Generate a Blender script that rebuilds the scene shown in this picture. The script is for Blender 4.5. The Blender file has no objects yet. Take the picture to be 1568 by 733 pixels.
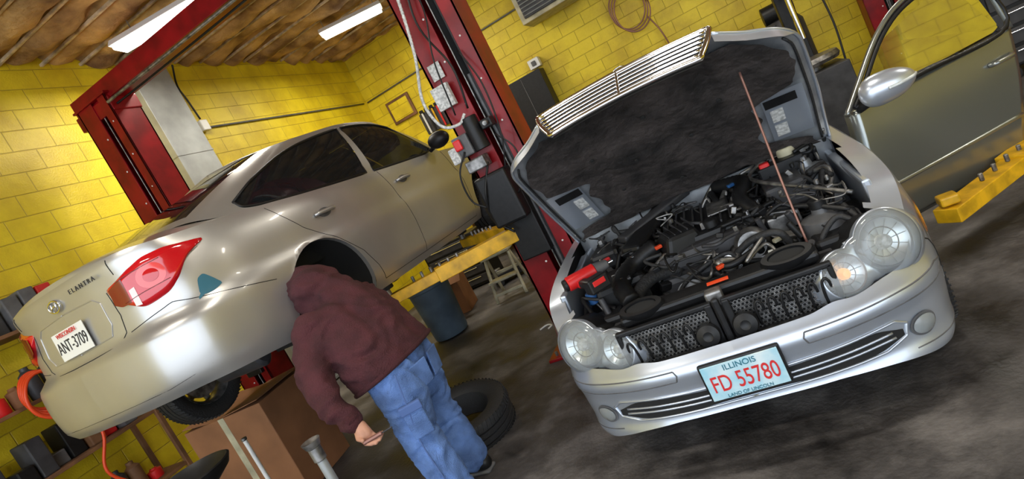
import bpy, bmesh, math, random
import numpy as np
from mathutils import Vector, Matrix, noise
random.seed(7); rng=np.random.RandomState(3)
SC=bpy.context.scene
COL=SC.collection
PI=math.pi
# ---------------------------------------------------------------- materials
def mat(name,col,rough=.5,metal=0,var=0,vscale=5,col2=None,bump=0,bscale=40,emit=0,coat=0,spec=.5,trans=0,alpha=1,detail=5):
    m=bpy.data.materials.new(name); m.use_nodes=True; nt=m.node_tree; N=nt.nodes; L=nt.links
    b=N['Principled BSDF']; b.inputs['Roughness'].default_value=rough; b.inputs['Metallic'].default_value=metal
    b.inputs['Base Color'].default_value=(*col,1); b.inputs['Coat Weight'].default_value=coat; b.inputs['Coat Roughness'].default_value=.08
    b.inputs['Specular IOR Level'].default_value=spec; b.inputs['Transmission Weight'].default_value=trans; b.inputs['Alpha'].default_value=alpha
    if emit: b.inputs['Emission Color'].default_value=(*col,1); b.inputs['Emission Strength'].default_value=emit
    if var or bump:
        tc=N.new('ShaderNodeTexCoord')
    if var:
        n=N.new('ShaderNodeTexNoise'); n.inputs['Scale'].default_value=vscale; n.inputs['Detail'].default_value=detail
        L.new(tc.outputs['Object'],n.inputs['Vector'])
        r=N.new('ShaderNodeValToRGB'); r.color_ramp.elements[0].position=.35; r.color_ramp.elements[1].position=.65
        c2=col2 or tuple(c*(1-var) for c in col)
        r.color_ramp.elements[0].color=(*c2,1); r.color_ramp.elements[1].color=(*col,1)
        L.new(n.outputs['Fac'],r.inputs['Fac']); L.new(r.outputs['Color'],b.inputs['Base Color'])
    if bump:
        n2=N.new('ShaderNodeTexNoise'); n2.inputs['Scale'].default_value=bscale; n2.inputs['Detail'].default_value=4
        L.new(tc.outputs['Object'],n2.inputs['Vector'])
        bp=N.new('ShaderNodeBump'); bp.inputs['Strength'].default_value=bump; bp.inputs['Distance'].default_value=.02
        L.new(n2.outputs['Fac'],bp.inputs['Height']); L.new(bp.outputs['Normal'],b.inputs['Normal'])
    return m
def glassmat(name,tint=(.02,.025,.03),a=.35,rough=.03):
    m=bpy.data.materials.new(name); m.use_nodes=True; nt=m.node_tree; N=nt.nodes; L=nt.links
    for n in list(N): N.remove(n)
    o=N.new('ShaderNodeOutputMaterial'); t=N.new('ShaderNodeBsdfTransparent'); g=N.new('ShaderNodeBsdfGlossy'); d=N.new('ShaderNodeBsdfDiffuse')
    t.inputs[0].default_value=(1-a,1-a,1-a*.95,1); g.inputs['Roughness'].default_value=rough; d.inputs[0].default_value=(*tint,1)
    f=N.new('ShaderNodeFresnel'); f.inputs[0].default_value=1.5
    m1=N.new('ShaderNodeMixShader'); m2=N.new('ShaderNodeMixShader'); m1.inputs[0].default_value=a*.5
    L.new(t.outputs[0],m1.inputs[1]); L.new(d.outputs[0],m1.inputs[2]); L.new(f.outputs[0],m2.inputs[0]); L.new(m1.outputs[0],m2.inputs[1]); L.new(g.outputs[0],m2.inputs[2]); L.new(m2.outputs[0],o.inputs[0])
    return m
def blockmat(name,axis):
    m=bpy.data.materials.new(name); m.use_nodes=True; nt=m.node_tree; N=nt.nodes; L=nt.links; b=N['Principled BSDF']
    tc=N.new('ShaderNodeTexCoord'); s=N.new('ShaderNodeSeparateXYZ'); c=N.new('ShaderNodeCombineXYZ')
    L.new(tc.outputs['Object'],s.inputs[0]); L.new(s.outputs[axis],c.inputs[0]); L.new(s.outputs['Z'],c.inputs[1])
    br=N.new('ShaderNodeTexBrick'); L.new(c.outputs[0],br.inputs['Vector'])
    for k,v in (('Scale',1),('Brick Width',.41),('Row Height',.205),('Mortar Size',.0055),('Mortar Smooth',.6),('Bias',0)): br.inputs[k].default_value=v
    br.inputs['Color1'].default_value=(.86,.67,.018,1); br.inputs['Color2'].default_value=(.78,.60,.014,1); br.inputs['Mortar'].default_value=(.60,.45,.03,1)
    n=N.new('ShaderNodeTexNoise'); n.inputs['Scale'].default_value=1.6; n.inputs['Detail'].default_value=9; n.inputs['Roughness'].default_value=.6; L.new(tc.outputs['Object'],n.inputs['Vector'])
    r=N.new('ShaderNodeValToRGB'); r.color_ramp.elements[0].position=.33; r.color_ramp.elements[0].color=(.62,.54,.45,1); r.color_ramp.elements[1].position=.6; r.color_ramp.elements[1].color=(1,1,1,1)
    L.new(n.outputs['Fac'],r.inputs[0]); mx=N.new('ShaderNodeMixRGB'); mx.blend_type='MULTIPLY'; mx.inputs[0].default_value=.85
    L.new(br.outputs['Color'],mx.inputs[1]); L.new(r.outputs[0],mx.inputs[2]); L.new(mx.outputs[0],b.inputs['Base Color']); b.inputs['Roughness'].default_value=.5
    n2=N.new('ShaderNodeTexNoise'); n2.inputs['Scale'].default_value=60; L.new(tc.outputs['Object'],n2.inputs['Vector'])
    ma=N.new('ShaderNodeMath'); ma.operation='MULTIPLY_ADD'; ma.inputs[1].default_value=-1.0; L.new(br.outputs['Fac'],ma.inputs[0])
    mb=N.new('ShaderNodeMath'); mb.operation='MULTIPLY'; mb.inputs[1].default_value=.35; L.new(n2.outputs['Fac'],mb.inputs[0]); L.new(mb.outputs[0],ma.inputs[2])
    bp=N.new('ShaderNodeBump'); bp.inputs['Strength'].default_value=.7; bp.inputs['Distance'].default_value=.012; L.new(ma.outputs[0],bp.inputs['Height']); L.new(bp.outputs[0],b.inputs['Normal'])
    return m
M={}
M['wallY']=blockmat('yellow_block_side','Y'); M['wallX']=blockmat('yellow_block_back','X')
def floormat():
    m=bpy.data.materials.new('stained_concrete'); m.use_nodes=True; nt=m.node_tree; N=nt.nodes; L=nt.links; b=N['Principled BSDF']
    tc=N.new('ShaderNodeTexCoord')
    n=N.new('ShaderNodeTexNoise'); n.inputs['Scale'].default_value=1.3; n.inputs['Detail'].default_value=13; n.inputs['Roughness'].default_value=.68; L.new(tc.outputs['Object'],n.inputs['Vector'])
    r=N.new('ShaderNodeValToRGB'); e=r.color_ramp.elements; e[0].position=.37; e[0].color=(.011,.010,.0105,1); e[1].position=.66; e[1].color=(.19,.175,.168,1)
    k=r.color_ramp.elements.new(.5); k.color=(.066,.060,.059,1)
    L.new(n.outputs['Fac'],r.inputs[0]); L.new(r.outputs[0],b.inputs['Base Color'])
    r2=N.new('ShaderNodeValToRGB'); r2.color_ramp.elements[0].position=.35; r2.color_ramp.elements[0].color=(.36,.36,.36,1); r2.color_ramp.elements[1].position=.6; r2.color_ramp.elements[1].color=(.75,.75,.75,1)
    L.new(n.outputs['Fac'],r2.inputs[0]); L.new(r2.outputs[0],b.inputs['Roughness'])
    n2=N.new('ShaderNodeTexNoise'); n2.inputs['Scale'].default_value=45; n2.inputs['Detail'].default_value=6; L.new(tc.outputs['Object'],n2.inputs['Vector'])
    bp=N.new('ShaderNodeBump'); bp.inputs['Strength'].default_value=.4; bp.inputs['Distance'].default_value=.01; L.new(n2.outputs['Fac'],bp.inputs['Height']); L.new(bp.outputs[0],b.inputs['Normal'])
    return m
M['floor']=floormat()
M['insul']=mat('insulation',(.62,.38,.14),.9,var=1,vscale=2.6,col2=(.16,.08,.03),bump=1,bscale=25,detail=10)
M['batten']=mat('batten_wood',(.62,.48,.30),.8,var=.6,vscale=8)
M['champ']=mat('champagne_paint',(.47,.46,.445),.34,.65,coat=.5,var=.10,vscale=2.5)
M['silver']=mat('silver_paint',(.54,.59,.67),.30,.68,coat=.6,var=.1,vscale=3)
M['silverdk']=mat('hood_frame_paint',(.42,.44,.46),.4,.5,var=.4,vscale=9)
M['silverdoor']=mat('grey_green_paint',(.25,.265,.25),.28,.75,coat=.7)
M['blackp']=mat('black_plastic',(.011,.011,.012),.45,var=.4,vscale=30,spec=.35)
M['blackm']=mat('black_matte',(.008,.008,.008),.85)
M['pad']=mat('hood_pad',(.050,.040,.037),.8,var=.85,vscale=6,bump=1,bscale=22,detail=9)
M['grey']=mat('grey_plastic',(.12,.12,.125),.5,var=.4,vscale=12)
M['dirty']=mat('dirty_alloy',(.36,.35,.34),.42,.8,var=.7,vscale=20)
M['chrome']=mat('chrome',(.8,.8,.82),.14,1)
M['rubber']=mat('rubber',(.018,.018,.019),.65,bump=.3,bscale=80)
M['red']=mat('red_lift_paint',(.27,.003,.007),.40,coat=.12,var=.45,vscale=5,spec=.3)
M['redglass']=mat('red_lens',(.50,.004,.010),.08,coat=.8)
M['redhi']=mat('red_glint_and_sticker',(.72,.07,.07),.1,coat=.8)  # lighter red painted as the tail-light reflection; also a plate sticker
M['reddk']=mat('red_lens_dark',(.16,.002,.005),.12,coat=.8)
M['clearl']=mat('clear_lens',(.72,.55,.52),.12,coat=.8)
M['white']=mat('white_plastic',(.75,.75,.73),.4)
M['label']=mat('label_white',(.7,.7,.68),.6,var=.5,vscale=60)
M['yarm']=mat('yellow_arm_paint',(.85,.47,.01),.4,var=.45,vscale=10)
M['orange']=mat('orange_plastic',(.7,.06,.01),.45)
M['tool']=mat('tool_red',(.62,.015,.015),.4)
M['card']=mat('cardboard',(.30,.13,.055),.8,var=.25,vscale=4)
M['galv']=mat('galvanised',(.40,.42,.42),.45,.4,var=.3,vscale=3)
M['glass']=glassmat('tinted_glass',a=.80)
M['rglass']=glassmat('rear_glass',a=.95)
M['wglass']=glassmat('clear_glass',a=.15)
M['lens']=glassmat('hazy_lens',tint=(.80,.84,.86),a=.40,rough=.06)
M['lens'].node_tree.nodes['Transparent BSDF'].inputs[0].default_value=(.93,.95,.95,1)
M['amber']=mat('amber_bulb',(1,.42,.08),.3,emit=.7)
M['amberr']=mat('amber_reflector',(.8,.16,.01),.2,coat=1)
M['reflector']=mat('reflector_bowl',(.74,.78,.78),.45,.35,var=.3,vscale=25)
M['refl2']=mat('reflector_chrome',(.66,.70,.71),.28,.85,var=.3,vscale=18)
M['tube']=mat('tube_light',(1,.97,.86),.4,emit=9)
M['hood']=mat('maroon_fleece',(.075,.016,.021),.9,var=.4,vscale=9,bump=.5,bscale=120)
M['hooddk']=mat('maroon_rib',(.055,.011,.015),.95,bump=.6,bscale=150)
M['jean']=mat('denim',(.14,.26,.60),.85,var=.5,vscale=7,bump=.5,bscale=160)
M['jeandk']=mat('denim_seam',(.08,.14,.34),.9)
M['skin']=mat('skin',(.58,.29,.19),.55,var=.15,vscale=20)
M['teal']=mat('teal_sticker',(.02,.12,.17),.5)
M['plateW']=mat('plate_white',(.75,.74,.68),.4)
M['plateB']=mat('plate_blue',(.30,.58,.70),.4,var=.35,vscale=9,col2=(.66,.76,.78))
M['ink']=mat('plate_ink',(.02,.02,.03),.5); M['inkr']=mat('plate_ink_red',(.6,.02,.02),.5); M['inkb']=mat('plate_ink_teal',(.02,.16,.22),.5)
M['bin']=mat('blue_grey_bin',(.08,.12,.16),.6,var=.4,vscale=5)
M['stool']=mat('cream_plastic',(.58,.53,.36),.6,var=.4,vscale=7)
M['rod']=mat('rusty_rod',(.30,.15,.12),.45,.5)
M['wood']=mat('brown_wood',(.22,.10,.04),.7,var=.5,vscale=5)
M['shop']=mat('machine_grey',(.05,.05,.055),.5,var=.5,vscale=8)
M['blue']=mat('blue_plastic',(.02,.09,.25),.4)
# ---------------------------------------------------------------- helpers
def empty(name,loc=(0,0,0),rz=0):
    o=bpy.data.objects.new(name,None); o.location=loc; o.rotation_euler=(0,0,rz); o.empty_display_size=.2; COL.objects.link(o); return o
def mk(name,V,F,mats,par=None,smooth=True,mi=None,loc=None):
    me=bpy.data.meshes.new(name); me.from_pydata([tuple(map(float,v)) for v in V],[],[tuple(map(int,f)) for f in F])
    if not isinstance(mats,(list,tuple)): mats=[mats]
    for m in mats: me.materials.append(M[m] if isinstance(m,str) else m)
    if mi is not None: me.polygons.foreach_set('material_index',mi)
    me.polygons.foreach_set('use_smooth',[smooth]*len(me.polygons)); me.validate(); me.update()
    o=bpy.data.objects.new(name,me); COL.objects.link(o)
    if par: o.parent=par
    if loc: o.location=loc
    return o
def frombm(name,bm,m,par=None,smooth=False,M4=None):
    me=bpy.data.meshes.new(name); bm.to_mesh(me); bm.free(); me.materials.append(M[m] if isinstance(m,str) else m)
    me.polygons.foreach_set('use_smooth',[smooth]*len(me.polygons))
    if M4 is not None: me.transform(M4)
    o=bpy.data.objects.new(name,me); COL.objects.link(o)
    if par: o.parent=par
    return o
def R3(rot): return Matrix.Rotation(rot[2],4,'Z')@Matrix.Rotation(rot[1],4,'Y')@Matrix.Rotation(rot[0],4,'X')
def box(name,c,s,m,par=None,rot=(0,0,0),bev=.01,taper=None):
    bm=bmesh.new(); bmesh.ops.create_cube(bm,size=1)
    for v in bm.verts:
        if taper and v.co.z>0: v.co.x*=taper[0]; v.co.y*=taper[1]
        v.co.x*=s[0]; v.co.y*=s[1]; v.co.z*=s[2]
    b=min(bev,min(s)*.45)
    if b>0: bmesh.ops.bevel(bm,geom=list(bm.edges),offset=b,segments=2,affect='EDGES',profile=.5)
    return frombm(name,bm,m,par,False,Matrix.Translation(c)@R3(rot))
def frame(p1,p2):
    d=(Vector(p2)-Vector(p1)); q=d.to_track_quat('Z','Y'); return Matrix.Translation(p1)@q.to_matrix().to_4x4(), d.length
def cyl(name,p1,p2,r,m,par=None,r2=None,seg=24,bev=.004):
    Mx,l=frame(p1,p2); r2=r if r2 is None else r2; b=min(bev,min(max(r,.001),max(r2,.001))*.4,l*.4)
    return lathe(name,[(0,0),(r-b,0),(r,b),(r2,l-b),(r2-b,l),(0,l)],m,par,Mx,seg)
def lathe(name,prof,m,par=None,Mx=None,seg=32,smooth=True,sharp=True):
    V=[];F=[]; n=len(prof)
    for i in range(seg):
        a=2*PI*i/seg
        for r,z in prof: V.append((r*math.cos(a),r*math.sin(a),z))
    for i in range(seg):
        j=(i+1)%seg
        for k in range(n-1): F.append((i*n+k,j*n+k,j*n+k+1,i*n+k+1))
    o=mk(name,V,F,m,par,smooth)
    bm=bmesh.new(); bm.from_mesh(o.data); bmesh.ops.remove_doubles(bm,verts=bm.verts,dist=1e-5)
    for e in bm.edges:
        if len(e.link_faces)==2 and e.calc_face_angle(0)>.6: e.smooth=False
    bm.to_mesh(o.data); bm.free()
    if Mx is not None: o.data.transform(Mx)
    return o
def catmull(P,n=8):
    P=[Vector(p) for p in P]; Q=[P[0]*2-P[1]]+P+[P[-1]*2-P[-2]]; out=[]
    for i in range(1,len(Q)-2):
        for k in range(n):
            t=k/n; a,b,c,d=Q[i-1],Q[i],Q[i+1],Q[i+2]
            out.append(.5*((2*b)+(c-a)*t+(2*a-5*b+4*c-d)*t*t+(3*b-a-3*c+d)*t**3))
    out.append(P[-1]); return out
def tube(name,P,r,m,par=None,n=8,smooth=True,seg=8,cyc=False,ridge=0):
    pts=catmull(P,n) if smooth else [Vector(p) for p in P]
    V=[];F=[]; N=len(pts); pn=None
    for i,p in enumerate(pts):
        t=(pts[min(i+1,N-1)]-pts[max(i-1,0)]); t=t.normalized() if t.length>1e-9 else Vector((0,0,1))
        if pn is None: pn=t.cross(Vector((.31,.2,.93))).normalized()
        pn=(pn-t*pn.dot(t)); pn=pn.normalized() if pn.length>1e-6 else t.orthogonal().normalized()
        bn=t.cross(pn); rr=r(i/(N-1)) if callable(r) else r
        if ridge and i%2: rr*=1+ridge
        for k in range(seg):
            a=2*PI*k/seg; V.append(p+pn*(rr*math.cos(a))+bn*(rr*math.sin(a)))
    for i in range(N-1):
        for k in range(seg):
            k2=(k+1)%seg; F.append((i*seg+k,i*seg+k2,(i+1)*seg+k2,(i+1)*seg+k))
    F.append(tuple(range(seg))[::-1]); F.append(tuple((N-1)*seg+k for k in range(seg)))
    return mk(name,V,F,m,par,True)
def text(name,body,size,m,Mx,par=None,ext=.001):
    cu=bpy.data.curves.new(name,'FONT'); cu.body=body; cu.size=size; cu.extrude=ext; cu.align_x='CENTER'; cu.align_y='CENTER'; cu.materials.append(M[m])
    o=bpy.data.objects.new(name,cu); COL.objects.link(o); o.matrix_world=Mx
    if par: o.parent=par
    return o
def pch(xs,ys):
    xs=np.array(xs,float); ys=np.array(ys,float); h=np.diff(xs); d=np.diff(ys)/h; n=len(xs); m=np.zeros(n); m[0]=d[0]; m[-1]=d[-1]
    for i in range(1,n-1):
        if d[i-1]*d[i]>0:
            w1=2*h[i]+h[i-1]; w2=h[i]+2*h[i-1]; m[i]=(w1+w2)/(w1/d[i-1]+w2/d[i])
    def f(x):
        x=np.clip(x,xs[0],xs[-1]); i=np.clip(np.searchsorted(xs,x,side='right')-1,0,n-2); t=(x-xs[i])/h[i]
        return (2*t**3-3*t*t+1)*ys[i]+(t**3-2*t*t+t)*h[i]*m[i]+(-2*t**3+3*t*t)*ys[i+1]+(t**3-t*t)*h[i]*m[i+1]
    return f
def smf(xs,ys):
    xs=np.array(xs,float); ys=np.array(ys,float); m=np.gradient(ys,xs)
    h=np.diff(xs); n=len(xs)
    def f(x):
        x=np.clip(x,xs[0],xs[-1]); i=np.clip(np.searchsorted(xs,x,side='right')-1,0,n-2); t=(x-xs[i])/h[i]
        return (2*t**3-3*t*t+1)*ys[i]+(t**3-2*t*t+t)*h[i]*m[i]+(-2*t**3+3*t*t)*ys[i+1]+(t**3-t*t)*h[i]*m[i+1]
    return f
# ---------------------------------------------------------------- car generator
class Car:
    def __init__(s,name,D,loc,rz=0):
        s.D=D; s.root=empty(name,loc,rz); s.paint=D['paint']
        P=np.array(D['plan'],float); ch=np.concatenate([[0],np.cumsum(np.linalg.norm(np.diff(P[:,:2],axis=0),axis=1))]); s.ch=ch; s.U=ch[-1]
        s.fl=smf(ch,P[:,0]); s.fd=smf(ch,P[:,1]); s.zs=pch(ch,P[:,2]); s.zb=pch(ch,P[:,3]); s.w=[pch(ch,P[:,k]) for k in (4,5,6)]
        s.ins=[pch(*zip(*D[k])) for k in ('insA','insS','insB')]
        s.tu=np.linspace(0,s.U,1500); s.td=np.array([s.fd(u) for u in s.tu]); s.tl=np.array([s.fl(u) for u in s.tu])
        s.half=int(np.argmax(s.tl))
        s.zc=pch(*zip(*D['zc']))
    def u_dep(s,d): return float(np.interp(d,s.td,s.tu))
    def u_lat(s,l): return float(np.interp(l,s.tl[:s.half],s.tu[:s.half]))
    def L(s,u,z,off=0,side=1):
        u=min(max(u,0),s.U); e=1e-3; a=max(u-e,0); b=min(u+e,s.U)
        l,d=float(s.fl(u)),float(s.fd(u)); tl,td=float(s.fl(b)-s.fl(a)),float(s.fd(b)-s.fd(a)); k=math.hypot(tl,td) or 1
        nx,ny=td/k,-tl/k
        i=sum(float(w(u))*float(f(z)) for w,f in zip(s.w,s.ins))-off
        l=l-nx*i; d=d-ny*i
        return Vector((max(l,0)*side if u<.001 or u>s.U-.001 else l*side,d,z))
    def body(s,arches,deckskip=None,nz=30,nu=240):
        us=np.linspace(0,s.U,nu); 
        for side in (1,-1):
            V=[];F=[];idx=np.zeros((nu,nz+1),int)
            for i,u in enumerate(us):
                zb,zs=float(s.zb(u)),float(s.zs(u))
                for j in range(nz+1):
                    z=zb+(zs-zb)*j/nz; idx[i,j]=len(V); V.append(s.L(u,z,0,side))
            inside=[any((v.y-a[0])**2+(v.z-a[1])**2<a[2]**2 and abs(v.x)>.5 for a in arches) for v in V]
            for i in range(nu-1):
                for j in range(nz):
                    q=[idx[i,j],idx[i+1,j],idx[i+1,j+1],idx[i,j+1]]
                    if all(inside[k] for k in q): continue
                    F.append(q if side>0 else q[::-1])
            for k,v in enumerate(V):
                if inside[k]:
                    for a in arches:
                        dy,dz=v.y-a[0],v.z-a[1]; r=math.hypot(dy,dz)
                        if r<a[2]: v.y=a[0]+dy/r*a[2]; v.z=a[1]+dz/r*a[2]
            mk('body_side',V,F,s.paint,s.root)
            V=[];F=[]; nr=22; idx=np.zeros((nu,nr+1),int)
            for i,u in enumerate(us):
                R=s.L(u,float(s.zs(u)),0,side); dc=min(max(R.y,s.D['dmin']),s.D['dmax']); C=Vector((0,dc,float(s.zc(dc))))
                for j in range(nr+1):
                    t=(j/nr)**1.6; p=R.lerp(C,t); p.z=R.z+(C.z-R.z)*(1-(1-t)**2.6)+ .012*math.sin(PI*min(1,t*1.0)); idx[i,j]=len(V); V.append(p)
            for i in range(nu-1):
                for j in range(nr):
                    q=[idx[i,j],idx[i+1,j],idx[i+1,j+1],idx[i,j+1]]
                    c=sum((V[k] for k in q),Vector())/4
                    if deckskip and deckskip(c): continue
                    F.append(q if side>0 else q[::-1])
            mk('body_top',V,F,s.paint,s.root)
            V=[];F=[]
            for i,u in enumerate(us[::3]):
                R=s.L(u,float(s.zb(u)),0,side); V+= [R,Vector((0,R.y,float(s.zb(u))+.03))]
                if i: F.append((2*i-2,2*i-1,2*i+1,2*i) if side<0 else (2*i-2,2*i,2*i+1,2*i-1))
            if not s.D.get('nounder'): mk('underbody',V,F,'blackm',s.root)
            for a in arches:
                V=[];F=[]; n=28
                for i in range(n+1):
                    th=-.35+ (PI+.7)*i/n; y=a[0]+a[2]*math.cos(th); z=a[1]+a[2]*math.sin(th)
                    o=s.L(s.u_dep(y),max(z,.15),0,side); V+=[Vector((o.x,y,z)),Vector((o.x-side*.03,y,z)),Vector((side*.52,y,z))]
                    if i:
                        b=3*i; F+=[(b-3,b,b+1,b-2),(b-2,b+1,b+2,b-1)]
                c=len(V); V.append(Vector((side*.52,a[0],a[1])))
                for i in range(n): F.append((3*i+2,3*i+5,c))
                mi=[0 if (k%2==0 and k<2*n) else 1 for k in range(len(F))]
                mk('wheel_well',V,F,[s.paint,'blackm'],s.root,mi=mi)
    def patch(s,name,u0,u1,lo,hi,m,off=.004,side=1,n=24,nz=8,bulge=.0):
        lo=pch(np.linspace(0,1,len(lo)),lo); hi=pch(np.linspace(0,1,len(hi)),hi); V=[];F=[]
        for i in range(n+1):
            a=i/n; u=u0+(u1-u0)*a; l,h=float(lo(a)),float(hi(a)); h=max(h,l+1e-4)
            for j in range(nz+1):
                t=j/nz; b=off if not bulge else off*.2+(bulge)*min(1,4*math.sin(PI*max(a,.0)))*min(1,3*math.sin(PI*t))
                edge=(i in(0,n) or j in(0,nz)); V.append(s.L(u,l+(h-l)*t,(-.004 if edge and bulge else b),side))
        for i in range(n):
            for j in range(nz):
                k=i*(nz+1)+j; q=(k,k+nz+1,k+nz+2,k+1); F.append(q if side>0 else q[::-1])
        return mk(name,V,F,m,s.root)
    def disc(s,name,u0,z0,ru,rz,m,off=.004,side=1,dome=0.,hole=0.):
        V=[];F=[];n=28;nr=6
        for j in range(nr+1):
            q=hole+(1-hole)*j/nr
            for k in range(n):
                a=2*PI*k/n; V.append(s.L(u0+ru*q*math.cos(a),z0+rz*q*math.sin(a),off+dome*(1-q*q),side))
        for j in range(nr):
            for k in range(n):
                q=(j*n+k,(j+1)*n+k,(j+1)*n+(k+1)%n,j*n+(k+1)%n); F.append(q if side>0 else q[::-1])
        return mk(name,V,F,m,s.root)
    def seam(s,name,pts,side=1,r=.0022,m='blackm',off=.0,byu=False):
        P=[]
        for a,b in zip(pts[:-1],pts[1:]):
            for k in range(6):
                t=k/6; P.append((a[0]+(b[0]-a[0])*t,a[1]+(b[1]-a[1])*t))
        P.append(pts[-1])
        Q=[s.L(d if byu else s.u_dep(d),z,off,side) for d,z in P]
        return tube(name,Q,r,m,s.root,n=2,seg=6)
    def green(s,base,roof,wins,bulge=.03,trim='blackp'):
        B=np.array(base,float);Rf=np.array(roof,float); n=len(B); ix=np.arange(n)
        fb=[smf(ix,B[:,k]) for k in range(3)]; fr=[smf(ix,Rf[:,k]) for k in range(3)]
        def G(u,t,off=0,side=1):
            b=Vector([float(f(u)) for f in fb]); r=Vector([float(f(u)) for f in fr]); e=1e-2
            b2=Vector([float(f(min(u+e,n-1))) for f in fb]); b1=Vector([float(f(max(u-e,0))) for f in fb]); T=(b2-b1); 
            N=Vector((T.y,-T.x,0)); N=N.normalized() if N.length else Vector((0,-1,0))
            up=(r-b).normalized(); N=(N-up*N.dot(up)).normalized()
            p=b.lerp(r,t)+N*(bulge*math.sin(PI*t)**.8 if 0<t<1 else 0)+N*off
            p.x=max(p.x,0)*side; return p
        s.G=G
        W=[]
        for w in wins: W.append((w[0],w[1],pch(np.linspace(0,1,len(w[2])),w[2]),pch(np.linspace(0,1,len(w[3])),w[3]),w[4] if len(w)>4 else 'glass'))
        us=sorted(set([round(x,4) for x in np.linspace(0,n-1,150)]+[w[0] for w in W]+[w[1] for w in W]))
        for side in (1,-1):
            V=[];F=[];rows=[4,8,4]; nt=sum(rows)+1
            def col(u,w):
                if w: a=(u-w[0])/(w[1]-w[0]); lo,hi=float(w[2](a)),float(w[3](a)); hi=max(hi,lo+.001)
                else: lo,hi=.3,.7
                T=[lo*k/4 for k in range(4)]+[lo+(hi-lo)*k/8 for k in range(8)]+[hi+(1-hi)*k/4 for k in range(5)]
                b=len(V)
                for t in T: V.append(G(u,t,0,side))
                return b
            for a,b in zip(us[:-1],us[1:]):
                mid=(a+b)/2; w=next((w for w in W if w[0]<mid<w[1]),None)
                c1=col(a,w); c2=col(b,w)
                for j in range(nt-1):
                    if w and 4<=j<12: continue
                    q=(c1+j,c2+j,c2+j+1,c1+j+1); F.append(q if side>0 else q[::-1])
            o=mk('pillars',V,F,s.paint,s.root)
            bm=bmesh.new(); bm.from_mesh(o.data); bmesh.ops.remove_doubles(bm,verts=bm.verts,dist=.0008); bm.to_mesh(o.data); bm.free()
            for wi,w in enumerate(W):
                V=[];F=[];nn=30; edge=[]; e2=[]
                for i in range(nn+1):
                    a=i/nn; u=w[0]+(w[1]-w[0])*a; lo,hi=float(w[2](a)),float(w[3](a)); hi=max(hi,lo+.001)
                    for j in range(9): V.append(G(u,lo+(hi-lo)*j/8,-.004,side))
                    edge.append(G(u,lo,.001,side)); e2.append(G(u,hi,.001,side))
                for i in range(nn):
                    for j in range(8):
                        k=i*9+j; q=(k,k+9,k+10,k+1); F.append(q if side>0 else q[::-1])
                mk('window_glass',V,F,w[4],s.root)
                if w[0]>.01 and w[1]<n-1.01: tube('window_trim',edge+e2[::-1]+[edge[0]],.009,trim,s.root,n=1,seg=6,smooth=False)
            V=[];F=[]; cols=np.linspace(0,n-1,90); nr=10
            dmin,dmax=Rf[:,1].min(),Rf[:,1].max()
            for i,u in enumerate(cols):
                r=G(u,1,0,side); cc=Vector((0,min(max(r.y,dmin),dmax),0)); q=(cc.y-dmin)/(dmax-dmin); cc.z=s.D['rz']+.03*math.sin(PI*q)
                if i in (0,len(cols)-1): cc.z=r.z
                for j in range(nr+1):
                    t=j/nr; p=r.lerp(cc,t); p.z=r.z+(cc.z-r.z)*math.sin(t*PI/2)**.9; V.append(p)
                if i:
                    for j in range(nr):
                        k=(i-1)*(nr+1)+j; q=(k,k+nr+1,k+nr+2,k+1); F.append(q if side>0 else q[::-1])
            mk('roof',V,F,s.paint,s.root)
def Xf(c,ax): return Matrix.Translation(c)@Vector(ax).to_track_quat('Z','Y').to_matrix().to_4x4()
def tyre(par,c,ax,R=.31,W=.20,r=.20):
    Mx=Xf(c,ax); h=W/2
    prof=[(r,-h*.75),(r+.02,-h*.9),(R-.05,-h),(R-.015,-h*.93),(R-.004,-h*.8)]
    for k in range(4):
        z=-h*.8+(k+.5)*(h*1.6/4); 
        if k: prof+= [(R,z-h*.2-.006),(R-.012,z-h*.2-.004),(R-.012,z-h*.2+.004),(R,z-h*.2+.006)]
    prof+=[(R-.004,h*.8),(R-.015,h*.93),(R-.05,h),(r+.02,h*.9),(r,h*.75),(r,-h*.75)]
    lathe('tyre',prof,'rubber',par,Mx,64)
    V=[];F=[]
    for i in range(64):
        for sgn in (-1,1):
            a=2*PI*i/64; b=len(V)
            for (da,z,rr) in ((-.03,.55,R+.001),(.0,.97,R-.012),(.03,.97,R-.012),(.0,.55,R+.001)):
                for e in (0,.006): V.append(((rr+e)*math.cos(a+da),(rr+e)*math.sin(a+da),sgn*z*h))
            F+=[(b+1,b+3,b+5,b+7),(b,b+2,b+3,b+1),(b+2,b+4,b+5,b+3),(b+4,b+6,b+7,b+5),(b+6,b,b+1,b+7)]
    o=mk('tread_blocks',V,F,'rubber',par,False); o.data.transform(Mx)
def rim(par,c,ax,r=.20,W=.17,spokes=7):
    Mx=Xf(c,ax); h=W/2
    lathe('rim_barrel',[(r,-h),(r-.01,-h*.9),(r-.03,-h*.5),(r-.03,h*.6),(r-.005,h*.95),(r+.004,h),(r,-h)],'dirty',par,Mx,48)
    lathe('hub',[(0,h*.75),(.05,h*.75),(.06,h*.6),(.06,-.02),(0,-.02)],'dirty',par,Mx,24)
    for k in range(spokes):
        a=2*PI*k/spokes; o=box('spoke',(0,0,0),(r-.05,.045,.025),'dirty',par); o.data.transform(Mx@Matrix.Rotation(a,4,'Z')@Matrix.Translation((r*.55,0,h*.6)))
    lathe('brake_disc',[(0,-.03),(.14,-.03),(.14,-.01),(0,-.01)],'dirty',par,Mx,32)
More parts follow.
